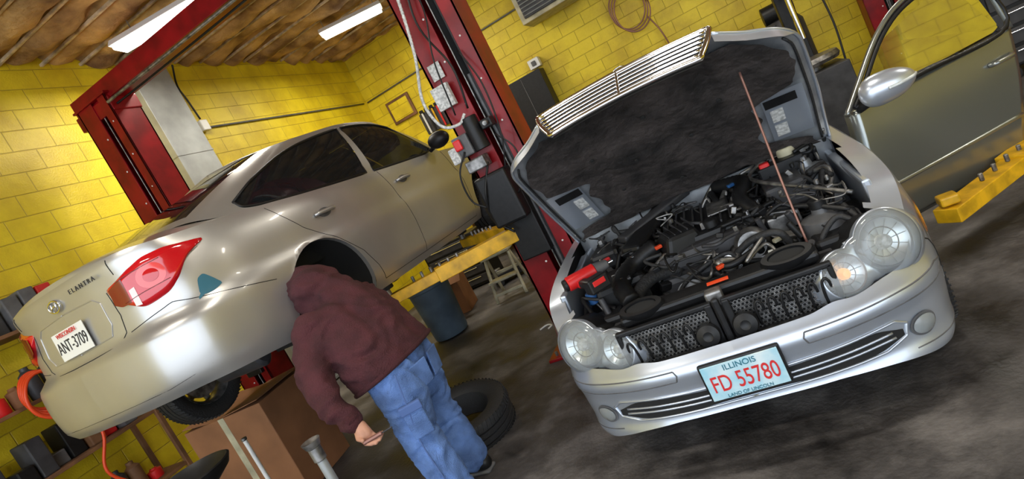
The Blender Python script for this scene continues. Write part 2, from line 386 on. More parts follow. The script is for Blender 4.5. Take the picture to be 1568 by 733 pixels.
# ---------------------------------------------------------------- room
CX,CY,CH=-5.75,10.22,4.52
def slab(name,lo,hi,m):
    c=[(a+b)/2 for a,b in zip(lo,hi)]; s=[b-a for a,b in zip(lo,hi)]; return box(name,c,s,m,bev=0)
slab('floor',(CX-.2,-4,-.15),(7.2,CY+.2,0),'floor')
slab('wall_left',(CX-.2,-4,0),(CX,CY+.2,CH+.4),'wallY')
slab('wall_back',(CX,CY,0),(7.2,CY+.2,CH+.4),'wallX')
slab('wall_right',(7,-4,0),(7.2,CY,CH+.4),'wallY')
V=[];F=[]; nx,ny=150,330
for i in range(nx+1):
    for j in range(ny+1):
        x=CX-.1+(13)*i/nx; y=-4+14.3*j/ny; ph=((y+.06*noise.noise(Vector((x*.8,y*.5,9))))/.42)%1
        z=CH+.12-.13*abs(math.sin(PI*ph))**.6-.09*noise.noise(Vector((x*1.3,y*1.7,0)))-.045*noise.noise(Vector((x*5,y*5,3)))
        V.append((x,y,z))
for i in range(nx):
    for j in range(ny):
        k=i*(ny+1)+j; F.append((k,k+1,k+ny+2,k+ny+1))
mk('ceiling',V,F,'insul')
bat=empty('ceiling_battens')
for k in range(34):
    y=-3.78+.42*k
    if y<10.1: box('batten',(.6,y,CH+.03),(12.7,.03,.03),'batten',bat,bev=.004)
def fixture(c,ang,L=1.25,W=.24):
    e=empty('fluorescent_light_fixture',c,ang)
    box('housing',(0,0,.06),(L,W,.07),'white',e,taper=(.98,.6)); 
    for dy in (-.055,.055): cyl('lamp_tube',(-L/2+.05,dy,0),(L/2-.05,dy,0),.02,'tube',e)
    box('diffuser',(0,0,-.005),(L-.06,W-.03,.035),'tube',e,bev=.012)
    for dx in (-.4,.4): cyl('hanger_rod',(dx,0,.09),(dx,0,CH-c[2]+.05),.006,'dirty',e)
    l=bpy.data.lights.new('lamp_glow','AREA'); l.shape='RECTANGLE'; l.size=L; l.size_y=.2; l.energy=62; l.color=(1,.94,.82)
    o=bpy.data.objects.new('lamp_glow',l); COL.objects.link(o); o.location=(0,0,-.04); o.parent=e
fixture((-4.13,8.1,4.30),.45,1.0,.30); fixture((-4.36,5.02,4.30),.28,1.3,.24)
fixture((1.0,6.5,4.30),.0); fixture((.5,2.0,4.30),0); fixture((-2.5,-.5,4.30),0); fixture((4.5,4.5,4.30),0)  # extra fixtures out of view, added to brighten the room
# ---------------------------------------------------------------- two-post lifts
def column(par,x0,x1,y,h):
    w=x1-x0; d=.30
    box('back_plate',((x0+x1)/2,y+d-.01,h/2),(w,.02,h),'red',par,bev=.003)
    box('side_plate',(x0+.01,y+d/2,h/2),(.02,d,h),'red',par,bev=.003)
    box('side_plate',(x1-.01,y+d/2,h/2),(.02,d,h),'red',par,bev=.003)
    box('front_flange',(x0+w*.25,y+.008,h/2),(w*.50,.016,h),'red',par,bev=.003)
    box('front_flange',(x1-w*.13,y+.008,h/2),(w*.26,.016,h),'red',par,bev=.003)
    box('slot_back',(x0+w*.62,y+.12,h/2),(w*.22,.02,h-.02),'blackm',par,bev=.003)
    box('inner_rail',(x0+w*.70,y+.06,h/2),(w*.05,.03,h-.02),'blackp',par,bev=.003)
    cyl('lift_cable',(x0+w*.58,y+.03,.1),(x0+w*.58,y+.03,h-.1),.006,'dirty',par)
    cyl('hydraulic_ram',(x0+w*.64,y+.06,.3),(x0+w*.64,y+.06,h*.6),.016,'grey',par)
    box('base_plate',((x0+x1)/2,y+.12,.012),(w+.22,.56,.024),'red',par,bev=.004)
    for dx in (-.27,.27):
        for dy in (-.1,.34): cyl('anchor_bolt',((x0+x1)/2+dx,y+dy,.02),((x0+x1)/2+dx,y+dy,.06),.014,'dirty',par,seg=6)
    for k in range(10):
        cyl('flange_bolt',(x0+w*.42,y,.4+.33*k),(x0+w*.42,y-.008,.4+.33*k),.009,'white',par,seg=6)
        cyl('flange_bolt',(x0+w*.85,y,.5+.33*k),(x0+w*.85,y-.008,.5+.33*k),.008,'white',par,seg=6)
    box('top_plate',((x0+x1)/2,y+d/2,h),(w+.06,d+.04,.02),'red',par,bev=.003)
lift=empty('two_post_car_lift')
column(lift,-1.78,-1.33,4.14,3.72); column(lift,-5.08,-4.66,4.14,3.72)
box('overhead_beam',(-3.2,4.30,3.76),(3.9,.24,.17),'red',lift,bev=.006)
box('beam_gusset',(-4.9,4.30,3.62),(.5,.3,.14),'red',lift); box('beam_gusset',(-1.5,4.30,3.62),(.5,.3,.14),'red',lift)
cyl('shutoff_bar',(-4.6,4.08,3.6),(-1.8,4.08,3.6),.014,'dirty',lift)
tube('overhead_cable',[(-4.75,4.2,3.6),(-4.2,4.25,3.62),(-3.2,4.2,3.60),(-1.8,4.2,3.62)],.01,'blackp',lift)
def arm(x0,y0,x1,y1,z,m='yarm',pad=True,w=.13):
    d=Vector((x1-x0,y1-y0,0)); L=d.length; a=math.atan2(d.y,d.x)
    box('lift_arm_outer',(x0+d.x*.32,y0+d.y*.32,z),(L*.64,w,.11),m,lift,rot=(0,0,a),bev=.006)
    box('lift_arm_inner',(x0+d.x*.72,y0+d.y*.72,z),(L*.56,w*.75,.08),m,lift,rot=(0,0,a),bev=.005)
    if pad: cyl('pad_screw',(x1,y1,z+.02),(x1,y1,z+.09),.03,'dirty',lift); cyl('lift_pad',(x1,y1,z+.085),(x1,y1,z+.125),.065,'rubber',lift)
    cyl('arm_pivot',(x0,y0,z-.08),(x0,y0,z+.08),.05,'blackp',lift)
    for k in range(6): cyl('arm_bolt',(x0+d.x*(.45+.07*k),y0+d.y*(.45+.07*k),z+.04),(x0+d.x*(.45+.07*k),y0+d.y*(.45+.07*k),z+.085),.012,'dirty',lift,seg=8)
arm(-1.72,4.16,-2.62,3.60,1.02); arm(-1.72,4.34,-2.6,5.05,1.02); arm(-4.72,4.16,-4.12,3.55,1.02); arm(-4.72,4.34,-4.1,5.05,1.02)
box('carriage',(-1.62,4.2,1.05),(.25,.2,.5),'blackp',lift); box('carriage',(-4.8,4.2,1.05),(.2,.2,.5),'blackp',lift)
pu=empty('lift_power_unit')
box('control_box',(-1.72,4.07,1.78),(.13,.12,.16),'grey',pu); cyl('pump_motor',(-1.60,4.06,1.70),(-1.60,4.06,1.95),.06,'blackp',pu)
box('valve_block',(-1.68,4.04,1.62),(.16,.12,.09),'dirty',pu); box('switch',(-1.74,3.99,1.80),(.06,.03,.08),'tool',pu)
box('oil_reservoir',(-1.63,4.05,1.32),(.26,.16,.40),'blackp',pu,bev=.02); box('junction_box',(-1.70,4.08,2.16),(.14,.05,.17),'label',pu,bev=.004)
box('capacitor',(-1.80,4.02,1.74),(.07,.08,.12),'label',pu)
tube('flex_conduit',[(-1.62,4.08,3.4),(-1.66,4.05,2.9),(-1.72,4.0,2.5),(-1.83,4.0,2.2),(-1.78,3.98,1.98),(-1.66,4.0,1.93),(-1.6,4.04,1.98)],.0105,'label',pu,n=30,ridge=.2)
tube('hydraulic_hose',[(-1.6,4.02,1.6),(-1.7,3.95,1.4),(-1.76,4.0,1.2),(-1.66,4.02,1.05)],.009,'blackp',pu)
tube('hydraulic_hose',[(-1.55,4.02,2.0),(-1.5,3.98,2.3),(-1.62,4.06,2.7),(-1.52,4.1,3.2),(-1.5,4.12,3.6)],.008,'blackp',pu)
tube('hydraulic_hose',[(-1.66,4.02,2.0),(-1.6,3.98,2.4),(-1.52,4.06,2.8),(-1.62,4.1,3.3),(-1.56,4.12,3.6)],.006,'blackp',pu)
tube('wire',[(-1.5,4.02,1.5),(-1.4,4.0,1.75),(-1.38,4.05,2.1),(-1.45,4.1,2.4)],.006,'blackp',pu)
tube('wire',[(-1.72,4.0,1.74),(-1.82,3.96,1.6),(-1.84,3.98,1.4),(-1.76,4.0,1.3)],.007,'blackp',pu)
tube('wire',[(-1.45,4.02,1.75),(-1.36,4.0,1.6),(-1.40,4.02,1.4),(-1.5,4.03,1.3)],.006,'blackp',pu)
box('limit_valve',(-1.48,4.06,1.85),(.09,.09,.07),'blackp',pu); cyl('valve_knob',(-1.47,4.0,1.85),(-1.47,3.97,1.85),.02,'dirty',pu)
box('sticker',(-1.68,4.12,2.35),(.1,.006,.12),'label',pu,bev=.001)
column(empty('red_lift_post'),2.02,2.45,9.2,3.4)
_l=lift; lift=empty('two_post_car_lift.001'); column(lift,2.0,2.4,4.6,3.6)
arm(2.05,4.62,.76,3.50,.26,w=.17,pad=False); box('arm_stop',(.80,3.54,.335),(.09,.09,.05),'yarm',lift); box('arm_carriage',(2.1,4.64,.27),(.2,.16,.4),'blackp',lift)
lift=_l
# ---------------------------------------------------------------- raised sedan
E=dict(paint='champ',dmin=.10,dmax=4.4,rz=1.465,
 plan=[(0,0,1.085,.30,1,0,0),(.35,.018,1.085,.30,1,0,0),(.58,.07,1.08,.30,1,0,0),(.74,.19,1.06,.29,.7,.3,0),(.825,.42,1.045,.27,.15,.85,0),(.868,.8,1.03,.23,0,1,0),(.882,1.3,1.0,.20,0,1,0),(.886,2.2,.965,.19,0,1,0),(.884,2.9,.95,.19,0,1,0),(.87,3.5,.92,.20,0,1,0),(.84,4.0,.86,.2,0,.7,.3),(.72,4.32,.77,.2,0,0,1),(.45,4.46,.73,.2,0,0,1),(0,4.5,.71,.2,0,0,1)],
 insA=[(.2,.10),(.30,.05),(.36,.012),(.5,0),(.62,.008),(.655,.03),(.68,.07),(.8,.08),(.95,.095),(1.05,.085),(1.085,.10)],
 insS=[(.15,.09),(.22,.055),(.30,.02),(.45,.006),(.60,0),(.66,.004),(.72,.022),(.85,.035),(.93,.05),(1.0,.075),(1.06,.105)],
 insB=[(.2,.06),(.4,0),(.6,.03),(.75,.09)],
 zc=[(.1,1.10),(.3,1.125),(.5,1.135),(.70,1.09),(1.0,.98),(3.2,.93),(3.5,.96),(4.0,.90),(4.4,.76)])
car=Car('sedan',E,(-3.35,1.93,.957),-.043)
AR=[(1.05,.335,.365),(3.66,.33,.36)]
car.body(AR)
base=[(0,.42,1.11),(.40,.46,1.11),(.60,.53,1.095),(.73,.66,1.045),(.785,.95,1.0),(.805,2.10,.955),(.80,2.8,.94),(.77,3.2,.93),(.70,3.35,.95),(.4,3.55,.955),(0,3.62,.96)]
roof=[(0,1.40,1.435),(.36,1.42,1.43),(.50,1.46,1.42),(.545,1.58,1.425),(.575,1.80,1.435),(.60,2.22,1.45),(.59,2.55,1.435),(.56,2.78,1.41),(.50,2.82,1.41),(.3,2.92,1.42),(0,2.95,1.425)]
car.green(base,roof,[(0,1.85,[.08,.08],[.97,.97],'rglass'),(3.02,4.88,[.14,.075,.06,.05,.05],[.40,.70,.83,.89,.915]),(4.98,6.9,[.05,.05,.06,.12],[.915,.915,.89,.80]),(8.1,10,[.05,.05],[.96,.96])])
for s in (1,-1):
    u0,u1=car.u_lat(.39),car.u_dep(.44)
    car.patch('tail_light',u0,u1,[.93,.815,.775,.785,.83,.92,.965],[.94,.965,.99,1.01,1.01,.995,.975],'redglass',side=s,bulge=.022,n=40,nz=10)
    ul=car.u_lat(.52)
    car.patch('reverse_lens',ul+.035,ul+.075,[.80,.795],[.885,.89],'clearl',side=s,off=.0245,n=4,nz=6)
    car.patch('inner_lamp',ul-.09,ul+.02,[.85,.825,.825],[.93,.945,.955],'reddk',side=s,off=.0235,n=10,nz=6)
    car.disc('brake_lamp_glint',ul+.185,.905,.085,.060,'redhi',off=.0235,side=s,dome=.004)  # pinkish reflection on the lens, put into the disc colour
    car.disc('brake_lamp_core',ul+.185,.905,.045,.032,'redglass',off=.0285,side=s,dome=.004)
    for zz in (.845,.960): car.seam('lens_rib',[(ul-.02,zz-.01),(ul+.1,zz),(ul+.27,zz+.006)],s,byu=True,r=.002,m='reddk',off=.0235)
    car.seam('rear_door_rear_edge',[(.90,1.0),(.96,.92),(1.06,.80),(1.25,.66),(1.42,.50),(1.50,.36),(1.53,.25)],s)
    car.seam('b_pillar_seam',[(2.08,.965),(2.13,.8),(2.16,.5),(2.15,.25)],s)
    car.seam('sill_seam',[(1.53,.25),(2.15,.245),(3.2,.245)],s); car.seam('front_door_edge',[(3.15,.93),(3.22,.7),(3.2,.25)],s)
    car.seam('trunk_seam',[(car.u_lat(.50),1.07),(car.u_lat(.50),.99)],s,byu=True,r=.0026)
    car.seam('trunk_seam_low',[(car.u_lat(.39),.93),(car.u_lat(.41),.80),(car.u_lat(.39),.71),(car.u_lat(.33),.67),(car.u_lat(.1),.665),(.0,.665)],s,byu=True,r=.0026)
    car.seam('bumper_seam',[(car.u_lat(.42),.70),(car.u_lat(.7),.74),(car.u_dep(.42),.66),(car.u_dep(.66),.60)],s,byu=True)
    car.seam('bumper_crease',[(0,.36),(car.u_lat(.5),.36),(car.u_lat(.72),.38)],s,byu=True,r=.002,off=-.002)
    for d in (1.30,2.32):
        P=car.L(car.u_dep(d),.835,.0,s); 
        lathe('handle_recess',[(0,.004),(.05,.003),(.06,0)],'grey',car.root,Matrix.Translation(P)@Matrix.Rotation(s*PI/2,4,'Y')@Matrix.Diagonal((.55,1.1,1,1)))
        tube('door_handle',[car.L(car.u_dep(d-.10),.84,.004,s),car.L(car.u_dep(d-.07),.842,.03,s),car.L(car.u_dep(d+.05),.842,.035,s),car.L(car.u_dep(d+.09),.84,.004,s)],.013,'champ',car.root)
    bm=bmesh.new(); bmesh.ops.create_uvsphere(bm,u_segments=24,v_segments=14,radius=1)
    frombm('mirror_shell',bm,'champ' if s<0 else 'blackp',car.root,True,Matrix.Translation((s*.95,3.0,1.02))@Matrix.Diagonal((.11,.07,.075,1)))
    tube('mirror_stalk',[(s*.80,3.05,.97),(s*.88,3.03,.99),(s*.93,3.0,1.0)],.02,'blackp',car.root)
for s in (1,-1):
    car.seam('plate_recess_edge',[(0,.945),(car.u_lat(.27),.935),(car.u_lat(.32),.90),(car.u_lat(.33),.78),(car.u_lat(.29),.725),(0,.715)],s,byu=True,r=.004,m='champ')
def rearM(z,y,x=0,tilt=0): return Matrix.Translation((x,y,z))@Matrix.Rotation(PI/2+tilt,4,'X')
pb=car.L(0,.80); 
box('licence_plate',(0,pb.y-.012,.80),(.305,.006,.152),'plateW',car.root,bev=.002,rot=(-.06,0,0))
text('plate_number','ANT-3709',.092,'ink',rearM(.79,pb.y-.017,tilt=-.06),car.root).scale=(.72,1,1)
text('plate_state','WISCONSIN',.034,'inkr',rearM(.855,pb.y-.020,tilt=-.06),car.root)
text('plate_motto',"America's Dairyland",.018,'ink',rearM(.737,pb.y-.013,tilt=-.06),car.root)
for sx in(-.135,.135): box('plate_sticker',(sx,pb.y-.016,.742),(.03,.003,.022),'redhi' if sx>0 else 'ink',car.root,bev=.001)
eb=car.L(0,1.00)
tor=[(.052*math.cos(a)*1.0,eb.y-.008,1.0+.031*math.sin(a)) for a in np.linspace(0,2*PI,40)]
tube('emblem_ring',tor,.005,'chrome',car.root,n=1,smooth=False)
tube('emblem_letter',[(-.026,eb.y-.008,.978),(-.016,eb.y-.01,1.022)],.005,'chrome',car.root,n=2); tube('emblem_letter',[(.016,eb.y-.008,.978),(.026,eb.y-.01,1.022)],.005,'chrome',car.root,n=2); tube('emblem_letter',[(-.02,eb.y-.01,.995),(.0,eb.y-.01,1.003),(.02,eb.y-.01,1.004)],.004,'chrome',car.root,n=3)
tp=car.L(car.u_lat(.30),1.02,.016); text('model_lettering','E L A N T R A',.034,'shop',Matrix.Translation(tp)@Matrix.Rotation(.11,4,'Z')@Matrix.Rotation(PI/2-.03,4,'X'),car.root,.002)
u=car.u_dep(.33); car.patch('cap_sticker',u-.055,u+.06,[.715,.70,.70,.705,.715],[.725,.79,.80,.77,.725],'teal',off=.003,n=16)
car.patch('cap_sticker_brim',u-.075,u-.02,[.690,.70,.71],[.70,.72,.73],'teal',off=.004,n=8)
box('interior_floor',(0,2.1,.62),(1.3,2.6,.1),'blackm',car.root); box('rear_parcel_shelf',(0,.90,1.0),(1.2,.4,.04),'blackm',car.root)
def seat(par,x,y,z0=.62,w=.46,hr=True):
    box('seat_back',(x,y,z0+.36),(w,.14,.56),'shop',par,rot=(.18,0,0),bev=.05)
    if hr: box('headrest',(x,y-.05,z0+.70),(.25,.1,.15),'shop',par,rot=(.15,0,0),bev=.04)
    box('seat_base',(x,y+.27,z0+.1),(w,.5,.16),'shop',par,bev=.05)
for x in (-.36,.36): seat(car.root,x,2.15); seat(car.root,x,1.30,.55,.5,False)
lathe('steering_wheel',[(.16,0),(.175,.012),(.19,0),(.175,-.012),(.16,0)],'blackp',car.root,Xf((-.36,2.85,.97),(0,-1,.4)))
box('dashboard',(0,3.15,.88),(1.3,.4,.2),'blackp',car.root,bev=.05)
tyre(car.root,(-.76,1.05,.20),(1,0,0)); rim(car.root,(-.76,1.05,.20),(-1,0,0))
for s in (1,-1):
    tyre(car.root,(s*.77,3.66,.24),(1,0,0)); rim(car.root,(s*.77,3.66,.24),(s,0,0))
lathe('brake_disc',[(0,0),(.05,0),(.05,.04),(.07,.045),(.135,.045),(.135,.03),(.07,.03),(.07,0)],'dirty',car.root,Xf((.70,1.05,.24),(1,0,0)))
cyl('rear_axle_beam',(-.7,1.1,.24),(.7,1.1,.24),.035,'blackp',car.root)
for s in(1,-1):
    tube('trailing_arm',[(s*.62,1.05,.22),(s*.6,1.4,.26),(s*.55,1.7,.28)],.03,'blackp',car.root)
    cyl('coil_damper',(s*.58,1.02,.26),(s*.56,1.0,.60),.035,'blackp',car.root)
lathe('muffler',[(0,0),(.09,.0),(.11,.02),(.11,.40),(.09,.42),(0,.42)],'shop',car.root,Xf((.1,.62,.31),(1,0,0))@Matrix.Diagonal((.7,1.2,1,1)))
tube('exhaust_pipe',[(.3,.6,.27),(.2,.9,.25),(.1,1.5,.22),(.1,3.0,.2)],.025,'dirty',car.root)
# ---------------------------------------------------------------- sedan with open hood
wf=pch([0,.3,.6,.74,.84,.92,1],[.715,.715,.70,.685,.62,.49,.385])
def mskip(c):
    if c.y>1.17: return False
    w=float(wf((1.17-c.y)/1.07))-.015
    if abs(c.x)<w: return True
    if (Vector((abs(c.x),c.y,c.z))-Vector((.655,.215,.665))).length<.135 : return True
    return c.y<.20 
D=dict(paint='silver',dmin=.3,dmax=4.4,rz=1.40,nounder=True,
 plan=[(0,.015,.545,.275,1,0,0),(.3,.028,.545,.27,1,0,0),(.40,.045,.555,.262,1,0,0),(.48,.068,.545,.252,1,0,0),(.58,.105,.555,.235,1,0,0),(.68,.16,.565,.215,.9,.1,0),(.755,.24,.62,.20,.7,.3,0),(.795,.33,.745,.19,.4,.6,0),(.822,.44,.825,.19,.1,.9,0),(.84,.60,.865,.19,0,1,0),(.855,.80,.888,.19,0,1,0),(.862,1.2,.925,.19,0,1,0),(.864,2.2,.94,.19,0,1,0),(.86,3.4,.96,.2,0,1,0),(.82,4.0,.98,.22,0,1,0),(.7,4.4,1.0,.25,0,0,1),(.4,4.5,1.0,.25,0,0,1),(0,4.526,1.0,.25,0,0,1)],
 insA=[(.15,.06),(.20,.016),(.23,.004),(.30,.02),(.40,.018),(.44,.008),(.47,0),(.50,.006),(.53,.025),(.565,.045),(.62,.06)],
 insS=[(.15,.08),(.19,.05),(.26,.02),(.45,.0),(.60,0),(.75,.02),(.86,.05),(.93,.10)],
 insB=[(.2,.05),(.5,0),(.9,.03),(1.0,.08)],
 zc=[(.3,.9),(1.2,.97),(1.4,.97),(3.9,.97),(4.4,1.03)])
mc=Car('sedan.001',D,(-.326,2.198,0))
mc.body([(.80,.33,.335),(3.49,.33,.355)],deckskip=mskip,nu=300)
base=[(0,4.0,1.02),(.45,3.9,1.02),(.62,3.8,1.01),(.74,3.5,.97),(.78,3.0,.94),(.79,2.2,.93),(.79,1.75,.92),(.76,1.48,.93),(.68,1.34,.96),(.4,1.24,.97),(0,1.20,.97)]
roof=[(0,3.3,1.34),(.36,3.25,1.335),(.5,3.2,1.33),(.55,3.1,1.34),(.57,2.8,1.36),(.59,2.5,1.38),(.585,2.25,1.385),(.56,2.05,1.37),(.5,1.98,1.37),(.3,1.9,1.375),(0,1.88,1.38)]
base=base[::-1]; roof=roof[::-1]
mc.green(base,roof,[(0,1.9,[.04,.04],[.96,.96]),(3.1,5.0,[.1,.06,.06],[.80,.88,.9]),(5.12,6.8,[.06,.06,.1],[.9,.85,.5]),(8.15,10,[.06,.06],[.96,.96])])
R=mc.root
box('cabin_floor',(0,2.6,.4),(1.3,2.6,.08),'blackm',R); box('dash_panel',(0,1.55,.84),(1.35,.35,.2),'blackp',R,bev=.05)
for x in (-.36,.36): seat(R,x,2.65,.5)
for s in (1,-1):
    mc.patch('lower_grille',0,mc.u_lat(.58),[.312,.31,.305,.30,.305,.33],[.375,.378,.382,.387,.387,.355],'blackm',side=s,off=.002,n=24,nz=4)
    for z in (.333,.355):
        mc.seam('lower_grille_slat',[(0,z),(mc.u_lat(.3),z+.002),(mc.u_lat(.555-(z-.30)*.3),z+.004)],s,byu=True,r=.005,m='silver',off=.004)
    mc.seam('grille_surround',[(0,.388),(mc.u_lat(.3),.391),(mc.u_lat(.56),.396),(mc.u_lat(.60),.370),(mc.u_lat(.585),.325),(mc.u_lat(.5),.298),(mc.u_lat(.3),.300),(0,.303)],s,byu=True,r=.006,m='silver',off=.001)
    mc.seam('rub_strip_top',[(mc.u_lat(.26),.500),(mc.u_lat(.5),.497),(mc.u_dep(.28),.50),(mc.u_dep(.37),.475)],s,byu=True,r=.0035,m='grey',off=-.001)
    mc.seam('rub_strip_low',[(mc.u_lat(.26),.455),(mc.u_lat(.5),.45),(mc.u_dep(.28),.452),(mc.u_dep(.37),.475)],s,byu=True,r=.0035,m='grey',off=-.001)
    mc.seam('strip_end',[(mc.u_lat(.26),.500),(mc.u_lat(.25),.48),(mc.u_lat(.26),.455)],s,byu=True,r=.0035,m='grey',off=-.001)
    mc.seam('lip_seam',[(mc.u_lat(.6),.262),(mc.u_dep(.25),.25),(mc.u_dep(.35),.245),(mc.u_dep(.42),.25)],s,byu=True,r=.003,m='grey',off=-.001)
    mc.seam('fender_seam',[(mc.u_dep(.30),.60),(mc.u_dep(.38),.55),(mc.u_dep(.43),.47),(mc.u_dep(.445),.40)],s,byu=True,r=.003)
    u=mc.u_lat(.655)
    mc.disc('fog_light_bezel',u,.338,.060,.044,'grey',off=.007,side=s); mc.disc('fog_light_bowl',u,.338,.050,.035,'refl2',off=.011,side=s); mc.disc('fog_light_glass',u,.338,.050,.035,'lens',off=.013,side=s,dome=.010)
    mc.patch('side_marker',mc.u_dep(.40),mc.u_dep(.455),[.57,.57,.62],[.64,.69,.72],'amberr',side=s,off=.006,n=6,nz=4)
    cb=Vector((s*.655,.215,.660)); cs=Vector((s*.487,.125,.622)); rb,rs=.124,.096
    nb=Vector((s*.42,-.88,.26)).normalized(); ns=Vector((s*.28,-.93,.26)).normalized()
    N=(nb+ns).normalized(); ax=(cb-cs); ax=(ax-N*ax.dot(N)); Lc=ax.length; ax.normalize(); ay=N.cross(ax); flip=False
    if ay.z<0: ay=-ay; flip=True
    o0=(cb+cs)/2-N*.020
    def outl(a,sc=1):
        d=(math.cos(a),math.sin(a)); best=0
        for cx,r in ((Lc/2,rb),(-Lc/2,rs)):
            b=cx*d[0]; disc=b*b-(cx*cx-r*r)
            if disc>=0: best=max(best,b+math.sqrt(disc))
        return max(best,.090)*sc
    angs=np.linspace(0,2*PI,96,endpoint=False)
    def ring(sc,dep): return [o0+ax*(outl(a,sc)*math.cos(a))+ay*(outl(a,sc)*math.sin(a))+N*dep for a in angs]
    def flare(add,dep):
        out=[]
        for a in angs:
            p=o0+ax*(outl(a)*math.cos(a))+ay*(outl(a)*math.sin(a)); k=1 if math.sin(a)<0 else max(0,1-3*math.sin(a))
            r_=(p-o0).normalized(); out.append(p+r_*(.004+add*k)+N*(dep*(k if k>.15 else .15)))
        return out
    def ringmesh(nm,rings,m,cap=True):
        V=[p for r in rings for p in r]; F=[]; n=len(angs)
        for k in range(len(rings)-1):
            for i in range(n): F.append((k*n+i,k*n+(i+1)%n,(k+1)*n+(i+1)%n,(k+1)*n+i))
        if cap: V.append(sum(rings[-1],Vector())/n); c=len(V)-1; F+=[((len(rings)-1)*n+i,(len(rings)-1)*n+(i+1)%n,c) for i in range(n)]
        if flip: F=[q[::-1] for q in F]
        return mk(nm,V,F,m,R)
    ringmesh('headlight_housing',[ring(1.0,-.03),ring(1.0,-.14),ring(.6,-.17)],'blackp')
    ringmesh('headlight_surround',[flare(0,0),flare(.010,-.010),flare(.028,-.035),flare(.045,-.075)],'silver',False)
    ringmesh('headlight_bezel',[ring(1.0,-.03),ring(1.03,-.010),ring(1.025,.0),ring(.985,.002)],'silver',False)
    ringmesh('headlight_floor',[ring(.98,-.006),ring(.93,-.036),ring(.5,-.040)],'refl2')
    ringmesh('headlight_lens',[ring(.99,.000),ring(.95,.009),ring(.85,.017),ring(.65,.024),ring(.35,.028),ring(.15,.029)],'lens')
    for c,r in ((o0+ax*(Lc/2),rb),(o0-ax*(Lc/2),rs)):
        Mx=Matrix.Translation(c+N*-.004)@N.to_track_quat('Z','Y').to_matrix().to_4x4()
        lathe('lamp_ring',[(r*.72,-.03),(r*.755,-.008),(r*.78,-.004),(r*.81,-.008),(r*.84,-.032)],'silverdk',R,Mx,40)
        lathe('reflector',[(r*.14,-.034),(r*.4,-.030),(r*.6,-.020),(r*.74,-.010)],'refl2',R,Mx,40)
        lathe('reflector_step',[(r*.44,-.029),(r*.46,-.024),(r*.48,-.026)],'dirty',R,Mx,40)
        for q in range(12):
            a=q*PI/6; c0=Mx@Vector((r*.24*math.cos(a),r*.24*math.sin(a),-.030)); c1=Mx@Vector((r*.68*math.cos(a),r*.68*math.sin(a),-.013)); tube('reflector_rib',[c0,(c0+c1)/2,c1],.0012,'silverdk',R,n=1,seg=5)
        lathe('lamp_bowl',[(0,.002),(r*.14,.0),(r*.22,-.012),(r*.24,-.034)],'amber' if (r==rs and s>0) else 'label',R,Mx)
def frontM(z,y,x=0,tilt=0): return Matrix.Translation((x,y,z))@Matrix.Rotation(PI/2+tilt,4,'X')
yb=mc.L(0,.42).y-.03
box('plate_bracket',(0,yb+.012,.42),(.32,.02,.165),'blackp',R); box('licence_plate',(0,yb-.004,.42),(.300,.006,.150),'plateB',R,bev=.002)
text('plate_number','FD 55780',.100,'inkr',frontM(.410,yb-.009,0),R).scale=(.66,1,1)
text('plate_state','ILLINOIS',.034,'inkb',frontM(.475,yb-.009,0),R); text('plate_motto','LAND OF LINCOLN',.02,'inkb',frontM(.356,yb-.009,0),R)
# engine bay
box('bay_floor',(0,.72,.30),(1.24,.96,.06),'blackm',R,bev=0)
for s in (1,-1):
    box('inner_fender',(s*.70,.80,.60),(.035,.80,.52),'silver',R,rot=(0,s*-.06,0)); 
    lathe('strut_tower',[(0,.30),(.03,.30),(.035,.27),(.08,.26),(.10,.24),(.13,0)],'silverdk' if s>0 else 'blackp',R,Matrix.Translation((s*.55,.98,.60)))
    cyl('strut_nut',(s*.55,.98,.88),(s*.55,.98,.92),.02,'dirty',R,seg=6)
    box('lamp_mount',(s*.55,.38,.58),(.26,.14,.26),'blackp',R,bev=.02)
    box('fender_lip',(s*.685,.70,.838),(.04,.6,.014),'silver',R,rot=(.10,0,s*.03),bev=.005)
box('firewall',(0,1.19,.62),(1.44,.04,.64),'silverdk',R); box('cowl_panel',(0,1.24,.965),(1.42,.16,.05),'blackp',R,bev=.02)
tube('wiper_arm',[(-.5,1.18,1.0),(-.1,1.2,1.02),(.4,1.26,1.03)],.012,'blackp',R); tube('wiper_arm',[(.2,1.16,1.0),(-.2,1.14,1.01),(-.55,1.2,1.01)],.010,'blackp',R)
box('radiator_support',(0,.25,.70),(.84,.10,.05),'blackp',R,bev=.015,rot=(.15,0,0)); box('radiator',(0,.28,.50),(.95,.05,.36),'shop',R)
